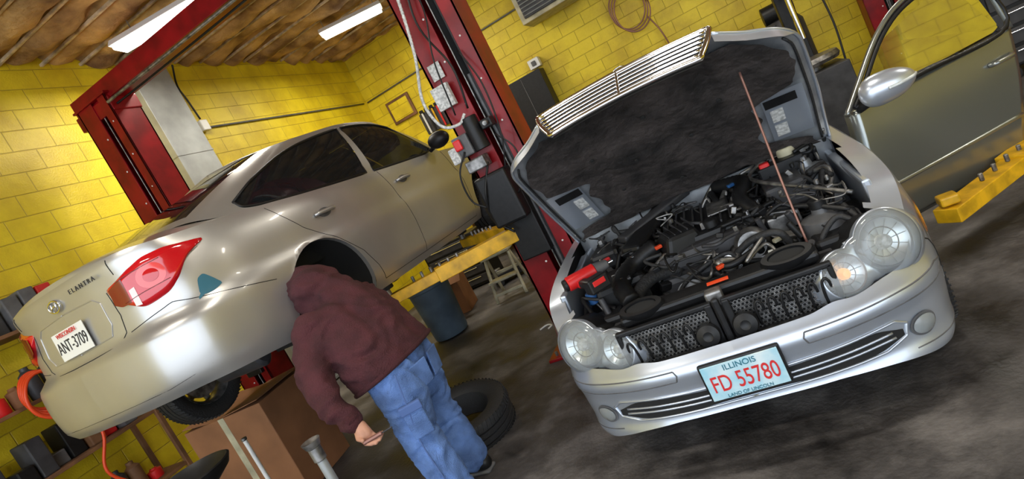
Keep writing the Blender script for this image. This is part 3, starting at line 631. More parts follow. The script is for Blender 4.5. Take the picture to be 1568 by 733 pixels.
for s in (1,-1):
    box('condenser_backing',(s*.23,.150,.555),(.38,.02,.25),'blackm',R)
    V=[];F=[]
    for r in range(13):
        for c in range(22):
            x=s*.23-.178+.0165*c+(.008 if r%2 else 0); z=.46+.0165*r; b=len(V); rr=.0096
            for k in range(6):
                a=PI/6+k*PI/3; V.append((x+rr*math.cos(a),.130,z+rr*math.sin(a))); V.append((x+rr*.66*math.cos(a),.130,z+rr*.66*math.sin(a))); V.append((x+rr*.66*math.cos(a),.142,z+rr*.66*math.sin(a)))
            for k in range(6):
                k2=(k+1)%6; F+=[(b+3*k,b+3*k2,b+3*k2+1,b+3*k+1),(b+3*k+1,b+3*k2+1,b+3*k2+2,b+3*k+2)]
    mk('condenser_mesh',V,F,'dirty',R,False)
    box('condenser_frame',(s*.23,.128,.685),(.42,.03,.022),'blackp',R,bev=.006); box('condenser_frame',(s*.43,.128,.58),(.022,.03,.22),'blackp',R,bev=.006); box('condenser_frame',(s*.035,.12,.58),(.03,.03,.22),'blackp',R,bev=.006)
    for k in range(6):
        x=s*(.13+.05*k); tube('cooling_loop',[(x,.118,.54),(x,.105,.60),(x+s*.006,.103,.635),(x+s*.018,.103,.645),(x+s*.028,.105,.63),(x+s*.03,.112,.60)],.0055,'blackp',R,n=5)
    lathe('air_horn',[(.048,-.05),(.052,0),(.07,.0),(.076,-.02),(.068,-.06),(.048,-.06)],'blackp',R,Matrix.Translation((s*.31,.22,.745))@Matrix.Rotation(.5,4,'X')@Matrix.Diagonal((1.4,.62,1,1)),28)
    lathe('horn_dark_disc',[(0,-.012),(.05,-.010)],'blackm',R,Matrix.Translation((s*.31,.22,.745))@Matrix.Rotation(.5,4,'X')@Matrix.Diagonal((1.4,.62,1,1)),28)  # black disc painted for the dark inside of the oval hole
    lathe('electric_horn',[(0,.02),(.02,.03),(.045,.02),(.05,0),(.04,-.02),(0,-.02)],'blackp',R,Xf((s*.075,.095,.575),(0,-1,.2)))
box('hood_latch',(0,.17,.69),(.07,.06,.07),'dirty',R); box('latch_brace',(0,.11,.60),(.03,.03,.22),'blackp',R); box('bumper_beam',(0,.12,.50),(.9,.05,.05),'blackp',R,bev=.015)
box('warning_label',(.03,.225,.732),(.09,.02,.006),'orange',R,rot=(.15,0,0),bev=.001)
box('engine_block',(0,.78,.52),(.50,.55,.40),'shop',R,bev=.03); box('cylinder_head',(-.02,.80,.76),(.42,.50,.10),'shop',R,bev=.03)
box('engine_cover',(-.02,.84,.83),(.36,.44,.06),'blackp',R,bev=.025,rot=(.10,0,0))
for k in range(8): box('cover_rib',(-.16+.045*k,.84,.868),(.010,.36,.014),'shop',R,rot=(.10,0,0),bev=.004)
box('cover_badge',(.10,.86,.874),(.10,.18,.01),'dirty',R,rot=(.10,0,0),bev=.004)
box('air_box',(-.10,.66,.85),(.22,.18,.09),'blackp',R,bev=.02,rot=(.3,.1,.5),taper=(.7,.5))
for k in range(5): box('air_box_rib',(-.16+.03*k,.64+.016*k,.898),(.006,.12,.012),'shop',R,rot=(.3,.1,.5),bev=.002)
box('intake_duct',(-.26,.90,.90),(.12,.50,.05),'blackp',R,bev=.02,rot=(.12,.1,-.35)); box('cross_brace',(-.22,1.0,.93),(.08,.50,.04),'shop',R,bev=.01,rot=(.1,.1,-.8))
box('fuse_box',(.42,.86,.82),(.18,.24,.13),'shop',R,bev=.02); box('battery',(.45,1.05,.86),(.22,.17,.16),'blackp',R,bev=.01); box('abs_module',(.36,.62,.74),(.14,.12,.12),'dirty',R)
box('battery_terminal_cover',(.38,1.0,.945),(.05,.05,.03),'tool',R)
box('airfilter_housing',(-.45,.62,.72),(.26,.30,.16),'blackp',R,bev=.03,rot=(0,0,.2)); box('ecu_box',(-.52,.90,.84),(.16,.24,.10),'blackp',R,bev=.02)
lathe('coolant_tank',[(0,.16),(.03,.16),(.035,.13),(.09,.11),(.10,.06),(.09,0),(0,0)],'grey',R,Matrix.Translation((.50,.50,.64)),24)
cyl('coolant_cap',(.50,.50,.79),(.50,.50,.83),.035,'blackp',R); cyl('washer_cap',(-.58,.50,.74),(-.58,.50,.80),.03,'blue',R); cyl('oil_cap',(.06,.66,.84),(.06,.66,.88),.035,'blackp',R)
cyl('brake_reservoir',(.50,1.08,.90),(.50,1.08,.98),.045,'stool',R)
for (x,z,r,m) in ((-.12,.62,.075,'dirty'),(.08,.70,.055,'chrome'),(.12,.52,.09,'grey'),(-.02,.54,.05,'dirty'),(.22,.64,.045,'dirty')):
    lathe('belt_pulley',[(0,.0),(r*.3,.0),(r*.35,-.012),(r*.8,-.012),(r*.85,.0),(r,.0),(r*.95,.012),(r,.025),(0,.025)],m,R,Xf((x,.47,z),(0,-1,.25)),28)
tube('serpentine_belt',[(-.20,.45,.62),(-.12,.45,.70),(.08,.45,.76),(.14,.45,.70),(.27,.45,.64),(.2,.45,.5),(.1,.45,.43),(-.02,.45,.49),(-.20,.45,.60)],.010,'rubber',R)
lathe('alternator',[(0,0),(.05,.0),(.075,.02),(.078,.10),(.06,.13),(0,.13)],'dirty',R,Xf((.20,.60,.72),(0,-1,.2)),20)
tube('radiator_hose',[(-.32,.30,.68),(-.34,.38,.74),(-.26,.50,.76),(-.14,.58,.72)],.032,'rubber',R); tube('radiator_hose',[(.34,.30,.60),(.30,.40,.66),(.24,.52,.62)],.030,'rubber',R)
tube('intake_hose',[(-.36,.32,.74),(-.40,.42,.80),(-.36,.58,.82),(-.22,.64,.86)],.042,'blackp',R,n=14,ridge=.12)
tube('intake_hose',[(.30,.66,.78),(.22,.78,.88),(.26,.95,.92),(.12,1.08,.92)],.036,'blackp',R,n=14,ridge=.12)
tube('ac_line',[(.64,.50,.80),(.50,.62,.86),(.34,.78,.92),(.30,1.0,.93),(.4,1.12,.95)],.010,'dirty',R); tube('ac_line',[(.60,.42,.76),(.44,.52,.82),(.25,.60,.84),(.1,.60,.84)],.011,'blackp',R)
for k in range(75):
    x=rng.uniform(-.62,.62); y=rng.uniform(.36,1.12); z=.66+.16*(y-.3)/.8+rng.uniform(-.06,.05)
    P=[(x,y,z)]
    for j in range(4): x+=rng.uniform(-.14,.14); y+=rng.uniform(-.12,.12); x=np.clip(x,-.62,.62); y=np.clip(y,.34,1.12); P.append((x,y,.70+.18*(y-.3)/.8+rng.uniform(-.05,.06)))
    tube('hose',P,rng.choice([.004,.006,.008,.012,.016]),rng.choice(['blackp','blackp','rubber','rubber','dirty']),R,n=6,seg=7)
for k in range(240):
    x=rng.uniform(-.62,.62); y=rng.uniform(.34,1.12); z=.63+.16*(y-.3)/.8+rng.uniform(-.05,.08); m=rng.choice(['blackp','blackp','blackp','shop','shop','dirty','label' if k%9==0 else 'dirty'])
    if k%2: box('component',(x,y,z),tuple(rng.uniform(.012,.055,3)),m,R,rot=tuple(rng.uniform(-.5,.5,3)),bev=.005)
    else: cyl('fitting',(x,y,z),(x+rng.uniform(-.04,.04),y+rng.uniform(-.04,.04),z+rng.uniform(.03,.08)),rng.uniform(.006,.020),m,R,seg=14)
rg2=np.random.RandomState(11)
for k in range(70):  # smaller wiring, clips and brackets over the covers
    x=rg2.uniform(-.60,.60); y=rg2.uniform(.40,1.08); z=.80+.14*(y-.35)/.75
    if k%2:
        P=[(x,y,z)]
        for j in range(3): x=np.clip(x+rg2.uniform(-.09,.09),-.62,.62); y=np.clip(y+rg2.uniform(-.08,.08),.36,1.12); P.append((x,y,.80+.14*(y-.35)/.75+rg2.uniform(-.01,.035)))
        tube('wire_loom',P,rg2.choice([.003,.0045,.006,.009]),rg2.choice(['blackp','rubber','blackp','dirty','shop']),R,n=6,seg=6)
    elif k%4: box('bracket',(x,y,z),tuple(rg2.uniform(.010,.035,3)),rg2.choice(['dirty','blackp','shop','dirty']),R,rot=tuple(rg2.uniform(-.5,.5,3)),bev=.003)
    else: cyl('bolt_cap',(x,y,z),(x,y,z+.025),rg2.uniform(.006,.014),rg2.choice(['dirty','chrome','blackp']),R,seg=10)
for (x,y,z,m) in ((-.42,.40,.80,'orange'),(-.20,.60,.86,'orange'),(.30,.44,.74,'stool'),(-.5,.75,.86,'tool'),(.2,.95,.93,'blue'),(.05,.36,.74,'orange')): box('connector',(x,y,z),(.035,.02,.016),m,R,rot=(.1,0,.5),bev=.003)
# open hood
hinge=Vector((0,1.17,.955)); HA=-math.radians(49)
HM=Matrix.Translation(hinge)@Matrix.Rotation(HA,4,'X')@Matrix.Translation(-hinge)
def HS(s,t,dz=0):
    w=float(wf(t)); return Vector((s*w,1.17-1.07*t,.955-.035*t-.115*t*t-.035*s*s*(1-.3*t)+dz+(.012*math.exp(-((abs(s)*w-.30)/.03)**2))))
def hgrid(nm,s0,s1,t0,t1,dz,m,ns=40,nt=40,fn=None,par=R,f2=None):
    V=[];F=[]
    for i in range(nt+1):
        for j in range(ns+1):
            a=s0+(s1-s0)*j/ns; b=t0+(t1-t0)*i/nt
            if f2: a,b=f2(j/ns,i/nt)
            d=dz(a,b) if callable(dz) else dz; V.append(HM@HS(a,b,d))
    for i in range(nt):
        for j in range(ns): k=i*(ns+1)+j; F.append((k,k+1,k+ns+2,k+ns+1))
    return mk(nm,V,F,m,par)
hgrid('hood_outer',-1,1,0,1,0,'silver')
def under(a,b):
    e=abs(a); edge=min(1,(1-e)/.05)*min(1,b/.03)*min(1,(1-b)/.04)
    return -.006-.022*max(0,min(1,edge))
hgrid('hood_inner',-1,1,0,1,under,'silverdk',60,60)
def pad2(x,y):
    b=.05+.88*y; e=.93-.05*abs(math.sin(y*9))-.04*noise.noise(Vector((y*12,x>.5,0)))
    if .12<b<.52: e-=.30*min(1,(b-.12)/.05,(.52-b)/.06)
    return (-e+2*e*x),b
hgrid('hood_insulation_pad',0,0,0,0,lambda a,b:-.054-.008*math.sin(a*9)*math.sin(b*11)-.012*noise.noise(Vector((a*4,b*4,0)))-.006*noise.noise(Vector((a*14,b*14,0))),'pad',70,70,f2=pad2)
for a_,b_ in ((-.4,.3),(.4,.3),(-.45,.62),(.45,.62),(0,.2),(0,.75),(-.2,.48),(.2,.48)):
    c_=HM@HS(a_,b_,-.064); n_=HM.to_3x3()@Vector((0,0,-1)); cyl('pad_clip',c_,c_+n_*.008,.011,'blackm',R,seg=12)
for s in (1,-1):
    hgrid('hood_frame_panel',0,0,0,0,-.040,'silver',10,10,f2=lambda x,y:(s*(.66+.26*x),.15+.34*y))
    hgrid('hood_frame_slot',0,0,0,0,-.043,'blackp',8,4,f2=lambda x,y:(s*(.67+.20*x),.40+.06*y))
    hgrid('hood_sticker',0,0,0,0,-.044,'label',4,4,f2=lambda x,y:(s*(.69+.08*x),.18+.09*y)); hgrid('hood_sticker',0,0,0,0,-.044,'label',4,4,f2=lambda x,y:(s*(.69+.08*x),.29+.09*y))
    P=[HM@HS(s*1.0,t,-.010) for t in np.linspace(0,1,24)]; tube('hood_edge',P,.008,'silver',R,n=2)
    P=[HM@HS(s*.95,t,-.034) for t in np.linspace(.05,.8,16)]; tube('hood_seal',P,.006,'rubber',R,n=2)
    box('hood_hinge',(s*.69,1.13,.95),(.02,.16,.03),'dirty',R,rot=(-.6,0,0))
    V=[];F=[]
    for i in range(17):
        t=.74+.26*i/16; a=HM@HS(s*1.0,t,0); b=HM@(HS(s*1.0,t,0)+Vector((0,-.012,-.075*min(1,(t-.74)/.10)))); V+=[a,b]
        if i: F.append((2*i-2,2*i-1,2*i+1,2*i))
    mk('hood_lamp_skirt',V,F,'silver',R)
P=[HM@HS(a,1,-.008) for a in np.linspace(-1,1,16)]; tube('hood_front_edge',P,.010,'silver',R,n=2)
def GR(x,t):
    w=.385-.07*t**1.5; return HM@Vector((x*w,.095-.055*t-.02*(1-x*x),.80-.20*t))
V=[];F=[]
for i in range(9):
    for j in range(25): V.append(GR(-1+j/12,i/8)+(HM.to_3x3()@Vector((0,.025,0))))
for i in range(8):
    for j in range(24): k=i*25+j; F.append((k,k+1,k+26,k+25))
mk('grille_backing',V,F,'blackm',R)
for k in range(6): tube('grille_slat',[GR(x,.10+.155*k) for x in np.linspace(-.97,.97,13)],.0075,'chrome',R,n=2)
tube('grille_frame',[GR(x,0) for x in np.linspace(-1,1,13)]+[GR(1,t) for t in np.linspace(.1,.9,6)]+[GR(x,1) for x in np.linspace(1,-1,13)]+[GR(-1,t) for t in np.linspace(.9,0,7)],.011,'chrome',R,n=2)
tube('grille_mullion',[GR(0,t) for t in np.linspace(0,1,6)],.007,'chrome',R,n=2)
sp=HM@Vector((0,.16,.835)); up=(HM.to_3x3()@Vector((0,0,1)))
cyl('hood_ornament_base',sp,sp+up*.02,.018,'chrome',R,r2=.008)
oc=sp+up*.06; tube('hood_ornament_ring',[oc+Vector((.036*math.cos(a),0,0))+up*(.036*math.sin(a)) for a in np.linspace(0,2*PI,25)],.003,'chrome',R,n=1,smooth=False)
for a in (PI/2,PI*7/6,PI*11/6): cyl('hood_ornament_spoke',oc,oc+Vector((.035*math.cos(a),0,0))+up*(.035*math.sin(a)),.003,'chrome',R,r2=.001,seg=8)
tube('hood_prop_rod',[(.40,.32,.72),(.405,.36,.95),(.42,.45,1.25),(.43,.50,1.45)],.005,'rod',R)
# open door
dr=empty('car_door'); dr.parent=R; dr.location=(.86,1.48,0); dr.rotation_euler=(0,0,-math.radians(62)+PI/2)
def DP(x,z,o=0): 
    bl=.035*math.sin(PI*min(1,max(0,(z-.2)/.9)))+.01*math.sin(PI*x/1.1); return Vector((x,-bl-o,z))
V=[];F=[];nx,nz=40,26
fr=pch([.2,.5,.93],[.03,.0,.05]); bk=pch([.2,.45,.7,.93],[.92,.98,1.05,1.10])
for i in range(nx+1):
    for j in range(nz+1):
        z=.23+.70*j/nz; a,b=float(fr(z)),float(bk(z)); V.append(DP(a+(b-a)*i/nx,z))
for i in range(nx):
    for j in range(nz): k=i*(nz+1)+j; F.append((k,k+nz+1,k+nz+2,k+1))
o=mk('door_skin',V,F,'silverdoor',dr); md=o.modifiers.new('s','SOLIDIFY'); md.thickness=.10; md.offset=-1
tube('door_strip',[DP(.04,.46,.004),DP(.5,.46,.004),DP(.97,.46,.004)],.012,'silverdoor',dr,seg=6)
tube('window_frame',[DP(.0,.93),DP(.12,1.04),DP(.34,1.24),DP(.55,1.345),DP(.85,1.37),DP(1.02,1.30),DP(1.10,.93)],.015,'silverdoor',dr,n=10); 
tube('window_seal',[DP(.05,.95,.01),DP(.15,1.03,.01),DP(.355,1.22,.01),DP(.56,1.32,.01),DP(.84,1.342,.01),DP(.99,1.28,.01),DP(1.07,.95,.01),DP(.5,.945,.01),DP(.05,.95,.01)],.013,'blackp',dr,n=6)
V=[DP(.08,.95,-.01),DP(.35,1.2,-.01),DP(.56,1.31,-.01),DP(.84,1.33,-.01),DP(.97,1.26,-.01),DP(1.05,.95,-.01)]
mk('door_glass',V,[(0,1,2,3,4,5)],'wglass',dr,False)
tube('door_handle',[DP(.88,.80,0),DP(.90,.80,.035),DP(1.0,.80,.035),DP(1.03,.80,0)],.014,'silverdoor',dr)
bm=bmesh.new(); bmesh.ops.create_uvsphere(bm,u_segments=32,v_segments=18,radius=1)
for v in bm.verts:
    if v.co.y>.2: v.co.y=.2+(v.co.y-.2)*.25
    v.co.z*=(1-.22*v.co.x); v.co.x=math.copysign(abs(v.co.x)**.8,v.co.x)
MM=Matrix.Translation((.13,-.20,1.01))@Matrix.Rotation(-.30,4,'Z')@Matrix.Diagonal((.14,.075,.082,1))
frombm('mirror_shell',bm,'silver',dr,True,MM)
tube('mirror_indicator',[MM@Vector(p) for p in ((-.2,-1.0,-.05),(.3,-.97,-.05),(.75,-.66,-.03),(.97,-.2,0))],.009,'reflector',dr); tube('mirror_arm',[DP(.08,.93,0),(.09,-.08,.95),(.11,-.15,.97)],.026,'blackp',dr)
for s in (1,-1):
    for d in (.80,3.49): tyre(R,(s*.74,d,.315),(1,0,0)); rim(R,(s*.74,d,.315),(s,0,0))
iw=empty('cordless_impact_wrench',(-.86,2.62,.88),.5)
cyl('motor_body',(-.10,0,.03),(.05,0,.03),.036,'tool',iw); cyl('nose',(.05,0,.03),(.12,0,.03),.032,'grey',iw,r2=.022); cyl('anvil',(.12,0,.03),(.15,0,.03),.009,'chrome',iw)
cyl('rear_cap',(-.12,0,.03),(-.10,0,.03),.03,'blackp',iw)
box('grip',(-.03,-.07,.01),(.045,.13,.04),'tool',iw,rot=(0,0,.2),bev=.012); box('grip_rubber',(-.03,-.07,.01),(.048,.08,.043),'blackp',iw,rot=(0,0,.2),bev=.014)
box('battery_pack',(.0,-.15,.01),(.11,.07,.07),'blackp',iw,rot=(0,0,.2),bev=.01); box('battery_stripe',(.0,-.15,.02),(.08,.072,.04),'tool',iw,rot=(0,0,.2),bev=.01)
# ---------------------------------------------------------------- mechanic
man=empty('mechanic')
def blob(name,chains,ell,m,voxel=.014,sm=6,fold=.0,fs=6,seed=0,par=man,cut=None):
    bm=bmesh.new()
    for ch in chains:
        for a,b in zip(ch[:-1],ch[1:]):
            A,B=Vector(a[:3]),Vector(b[:3]); L=(B-A).length; n=max(2,int(L/(min(a[3],b[3])*.22)))
            for k in range(n+1):
                t=k/n; bmesh.ops.create_icosphere(bm,subdivisions=2,radius=a[3]+(b[3]-a[3])*t,matrix=Matrix.Translation(A.lerp(B,t)))
    for c,s,r in ell: bmesh.ops.create_icosphere(bm,subdivisions=3,radius=1,matrix=Matrix.Translation(c)@R3(r)@Matrix.Diagonal((*s,1)))
    me=bpy.data.meshes.new(name); bm.to_mesh(me); bm.free(); o=bpy.data.objects.new(name+'_tmp',me); COL.objects.link(o)
    r=o.modifiers.new('r','REMESH'); r.mode='VOXEL'; r.voxel_size=voxel
    s=o.modifiers.new('s','SMOOTH'); s.factor=.5; s.iterations=sm
    dg=bpy.context.evaluated_depsgraph_get(); me2=bpy.data.meshes.new_from_object(o.evaluated_get(dg)); bpy.data.objects.remove(o)
    if fold:
        me2.update(); nn=[v.normal.copy() for v in me2.vertices]
        for v,nv in zip(me2.vertices,nn):
            c=v.co; q=Vector((c.x*fs+seed,c.y*fs,c.z*fs*1.6)); w=noise.noise(q+Vector((0,0,noise.noise(q*.7)*1.5)))
            w=1-abs(w)*3; w2=noise.noise(q*2.7); v.co+=nv*(fold*(w*.7+w2*.3))
    loop=None
    if cut:
        pc,pn=Vector(cut[0]),Vector(cut[1]).normalized()
        bm=bmesh.new(); bm.from_mesh(me2)
        g=[f for f in bm.faces if (f.calc_center_median()-pc).length<cut[2]]
        gs=set(); 
        for f in g: gs.add(f); gs.update(f.edges); gs.update(f.verts)
        bmesh.ops.bisect_plane(bm,geom=list(gs),plane_co=pc,plane_no=pn,clear_inner=True)
        pts=[v.co.copy() for v in bm.verts if v.is_boundary]
        a1=pn.orthogonal().normalized(); a2=pn.cross(a1); cc=sum(pts,Vector())/max(1,len(pts))
        loop=sorted(pts,key=lambda p:math.atan2((p-cc).dot(a2),(p-cc).dot(a1)))[::3]; loop.append(loop[0])
        bm.to_mesh(me2); bm.free()
    me2.materials.clear(); me2.materials.append(M[m]); me2.polygons.foreach_set('use_smooth',[True]*len(me2.polygons)); me2.name=name
    ob=bpy.data.objects.new(name,me2); COL.objects.link(ob); ob.parent=par; return (ob,loop) if cut else ob
LS=Vector((-2.28,2.41,1.21)); RS=Vector((-2.37,2.93,1.22))
_,hl=blob('hoodie',[
 [(-2.065,2.575,.88,.205),(-2.10,2.57,.98,.20),(-2.14,2.61,1.07,.195),(-2.22,2.65,1.19,.185),(-2.33,2.68,1.30,.15)],
 [(-2.06,2.46,.87,.175),(-2.09,2.44,.955,.165),(-2.14,2.46,1.06,.155),(-2.22,2.48,1.17,.145),(*LS,.118)],
 [(-2.06,2.70,.87,.175),(-2.10,2.71,.955,.165),(-2.16,2.76,1.07,.155),(-2.27,2.83,1.18,.145),(*RS,.118)],
 [(*LS,.108),(-2.29,2.28,1.07,.092),(-2.25,2.20,.95,.082),(-2.18,2.165,.85,.066),(-2.12,2.15,.78,.050)],
 [(*RS,.105),(-2.48,3.05,1.18,.085),(-2.56,3.08,1.20,.07),(-2.57,3.05,1.30,.05)],
 [(-2.29,2.67,1.31,.135),(-2.38,2.69,1.38,.14),(-2.44,2.71,1.41,.145),(-2.50,2.72,1.39,.125)],
 ],[((-2.36,2.68,1.42),(.13,.155,.11),(0,.4,0)),((-2.24,2.67,1.36),(.07,.14,.05),(0,.6,0))],'hood',.0125,5,.021,5.5,2,cut=((-2.05,2.58,.865),(-.25,0,1),.36))
tube('hoodie_hem',hl,.014,'hooddk',man,n=1)
tube('cuff',[(-2.128,2.153,.80),(-2.108,2.148,.768)],.049,'hooddk',man,n=3,seg=16)
tube('hood_seam',[(-2.24,2.66,1.405),(-2.30,2.67,1.47),(-2.38,2.69,1.535),(-2.46,2.71,1.56),(-2.54,2.72,1.53)],.006,'hooddk',man)
dx_,dy_=-.115,-.05
def sh(ch): return [(x+dx_,y+dy_,z,r) for x,y,z,r in ch]
blob('jeans',[
 sh([(-1.93,2.54,.86,.140),(-1.92,2.62,.86,.155),(-1.93,2.72,.86,.140)]),
 sh([(-1.91,2.52,.82,.150),(-1.89,2.49,.70,.132),(-1.90,2.46,.50,.106),(-1.86,2.44,.30,.100),(-1.82,2.42,.12,.096)]),
 sh([(-1.93,2.74,.82,.150),(-1.94,2.77,.70,.132),(-1.97,2.80,.50,.106),(-1.94,2.80,.30,.100),(-1.92,2.79,.12,.098)]),
 ],[],'jean',.011,3,.014,9,9)
def S3(P): return [(x+dx_,y+dy_,z) for x,y,z in P]
tube('jeans_side_seam',S3([(-1.80,2.40,.86),(-1.80,2.365,.70),(-1.83,2.36,.5),(-1.80,2.34,.3),(-1.77,2.33,.12)]),.004,'jeandk',man)
box('back_pocket',S3([(-1.765,2.55,.77)])[0],(.012,.13,.14),'jean',man,rot=(0,.12,-.25),bev=.006); box('back_pocket',S3([(-1.768,2.72,.77)])[0],(.012,.13,.14),'jean',man,rot=(0,.12,.15),bev=.006)
box('cargo_pocket',S3([(-1.80,2.385,.60)])[0],(.11,.03,.18),'jean',man,rot=(.05,0,.5),bev=.01); box('cargo_flap',S3([(-1.795,2.375,.68)])[0],(.12,.03,.05),'jeandk',man,rot=(.05,0,.5),bev=.008)
blob('head',[],[((-2.50,2.72,1.40),(.095,.085,.12),(0,-.9,0)),((-2.56,2.725,1.34),(.06,.06,.07),(0,-.7,0)),((-2.635,2.73,1.375),(.022,.014,.02),(0,0,0)),((-2.50,2.64,1.39),(.02,.012,.03),(0,0,0)),((-2.50,2.80,1.39),(.02,.012,.03),(0,0,0))],'skin',.008,3)
for dy in (-.032,.032): 
    bm=bmesh.new(); bmesh.ops.create_uvsphere(bm,u_segments=12,v_segments=8,radius=.012); frombm('eye',bm,'white',man,True,Matrix.Translation((-2.603,2.728+dy,1.41)))
blob('left_hand',[[(-2.12,2.155,.79,.028),(-2.105,2.15,.75,.030)],
 [(-2.10,2.15,.745,.032),(-2.085,2.14,.70,.033)],[(-2.085,2.155,.74,.028),(-2.07,2.15,.70,.028)],
 [(-2.095,2.125,.69,.012),(-2.075,2.112,.665,.0115),(-2.050,2.118,.652,.0105),(-2.040,2.135,.660,.009)],
 [(-2.083,2.135,.685,.0125),(-2.060,2.122,.656,.0118),(-2.033,2.130,.645,.0105),(-2.024,2.148,.655,.009)],
 [(-2.070,2.148,.685,.012),(-2.045,2.136,.656,.0115),(-2.020,2.146,.648,.010),(-2.012,2.162,.658,.009)],
 [(-2.058,2.165,.688,.011),(-2.034,2.155,.664,.010),(-2.012,2.164,.658,.009),(-2.006,2.176,.668,.008)],
 [(-2.110,2.135,.725,.014),(-2.098,2.110,.70,.013),(-2.070,2.10,.690,.011)]],[],'skin',.0045,2)
sd=empty('screwdriver',(-2.035,2.135,.672)); sd.rotation_euler=(0,0,.6); sd.parent=man
cyl('handle',(-.055,0,0),(.045,0,0),.012,'rod',sd,seg=8); cyl('shaft',(.045,0,0),(.10,0,0),.004,'shop',sd)
blob('right_hand',[[(-2.57,3.05,1.30,.03),(-2.56,3.03,1.36,.032)]]+[[(-2.57+.018*k,3.03,1.37,.011),(-2.575+.018*k,3.01,1.41,.010),(-2.585+.018*k,2.985,1.43,.009)] for k in range(4)]+[[(-2.585,3.03,1.34,.012),(-2.60,3.0,1.37,.011)]],[],'skin',.005,2)
for (x,y,rz) in ((-1.80,2.42,.25),(-1.91,2.79,-.1)):
    x+=dx_; y+=dy_
    blob('work_boot',[[(x+.05,y,.055,.050),(x-.05,y+.0,.055,.050),(x-.15,y-.15*rz,.045,.042),(x-.19,y-.2*rz,.04,.036)],[(x+.02,y,.06,.05),(x+.01,y,.13,.05)]],[],'blackp',.009,3)
    box('boot_sole',(x-.06,y-.06*rz,.012),(.30,.095,.024),'grey',man,rot=(0,0,rz*.8),bev=.01)
# ---------------------------------------------------------------- floor objects
t=empty('loose_tyre',(-2.28,3.20,.125)); tyre(t,(0,0,0),(.14,-.10,1),.335,.225,.20)
b=empty('waste_bin',(-3.72,5.85,0)); lathe('bin_body',[(0,.01),(.20,.01),(.21,.03),(.25,.62),(.27,.63),(.27,.66),(.25,.66),(.235,.62),(.19,.05),(0,.05)],'bin',b)
st=empty('step_stool',(-3.08,6.55,0),.1)
for s in (-1,1):
    tube('front_leg',[(s*.20,-.18,0),(s*.17,-.05,.40),(s*.16,.02,.55)],.022,'stool',st,n=4); tube('rear_leg',[(s*.20,.22,0),(s*.16,.06,.53)],.02,'stool',st,n=4)
box('top_step',(0,.03,.56),(.40,.24,.04),'stool',st,bev=.015); box('lower_step',(0,-.13,.27),(.38,.17,.03),'stool',st,bev=.01); box('cross_brace',(0,.15,.3),(.32,.02,.04),'stool',st); box('cross_brace',(0,-.17,.10),(.36,.02,.04),'stool',st)
cb_=empty('cardboard_box',(-4.15,3.35,0),.08)
box('carton',(0,0,.40),(.80,.60,.80),'card',cb_,bev=.006); box('flap',(-.22,0,.81),(.38,.58,.006),'card',cb_,rot=(0,.1,0),bev=.001); box('flap',(.2,0,.815),(.38,.58,.006),'card',cb_,rot=(0,-.06,0),bev=.001); box('packing_tape',(0,-.301,.4),(.06,.002,.8),'stool',cb_,bev=0)
cb3=empty('cardboard_box',(-4.05,6.75,0),.2); box('carton',(0,0,.25),(.5,.45,.5),'card',cb3,bev=.006); box('flap',(.1,-.28,.5),(.48,.2,.006),'card',cb3,rot=(.6,0,0),bev=.001); box('tape',(0,0,.503),(.5,.05,.002),'stool',cb3,bev=0)
js=empty('jack_stand',(-2.12,1.88,0)); cyl('post',(0,0,.02),(0,0,.80),.022,'galv',js); cyl('collar',(0,0,.76),(0,0,.83),.030,'dirty',js); lathe('saddle',[(0,.83),(.035,.83),(.045,.86),(.03,.85),(0,.845)],'dirty',js,seg=16)
for k in range(3):
    a=k*2*PI/3+.3; tube('stand_leg',[(0,0,.3),(.14*math.cos(a),.14*math.sin(a),.15),(.22*math.cos(a),.22*math.sin(a),.015)],.014,'galv',js,n=3)
od=empty('oil_drain',(-2.95,1.86,0)); lathe('drain_bowl',[(0,.78),(.06,.79),(.19,.87),(.21,.90),(.22,.895),(.20,.855),(.06,.76),(0,.75)],'blackp',od); cyl('pole',(0,0,.4),(0,0,.78),.025,'dirty',od); lathe('tank',[(0,.04),(.20,.04),(.23,.07),(.23,.40),(.19,.44),(0,.45)],'shop',od)
for a in (.3,2.4,4.5): cyl('caster',(.17*math.cos(a),.17*math.sin(a)-.02,.022),(.17*math.cos(a),.17*math.sin(a)+.02,.022),.022,'rubber',od)
ex=empty('exhaust_pipe_stand',(-3.45,2.62,0)); cyl('tube',(0,0,.02),(0,0,.72),.014,'white',ex); cyl('foot',(0,0,0),(0,0,.03),.12,'dirty',ex); cyl('cap',(0,0,.72),(0,0,.74),.02,'dirty',ex)
shf=empty('storage_shelf',(-5.5,2.7,0))
for z in (.45,1.0,1.55,2.1): box('shelf_board',(0,0,z),(.42,1.5,.03),'wood',shf,bev=.004)
for x in(-.2,.2):
    for y in (-.74,.74): box('upright',(x,y,1.1),(.04,.04,2.2),'wood',shf,bev=.004)
for k in range(36):
    z=[.465,1.015,1.565,2.115][k%4]; h=rng.uniform(.08,.34); y=-.62+1.24*((k//4)+.5)/9
    m=rng.choice(['shop','blackp','grey','orange','tool','wood','card','blackp','shop'])
    if k%2: box('stored_box',(rng.uniform(-.05,.08),y,z+h/2),(rng.uniform(.15,.3),.12,h),m,shf)
    else: lathe('stored_can',[(0,0),(.055,0),(.06,.01),(.06,h*.8),(.03,h*.9),(.03,h),(0,h)],m,shf,Matrix.Translation((.03,y,z)),18)
hr=empty('orange_hose_coil',(-5.15,2.72,1.62))
for k in range(4): tube('hose_loop',[(.03*k-.06+.01*math.sin(3*a),(.13+.01*k)*math.cos(a),(.15+.012*k)*math.sin(a)-.02*k) for a in np.linspace(0,2*PI,20)],.014,'orange',hr,n=2)
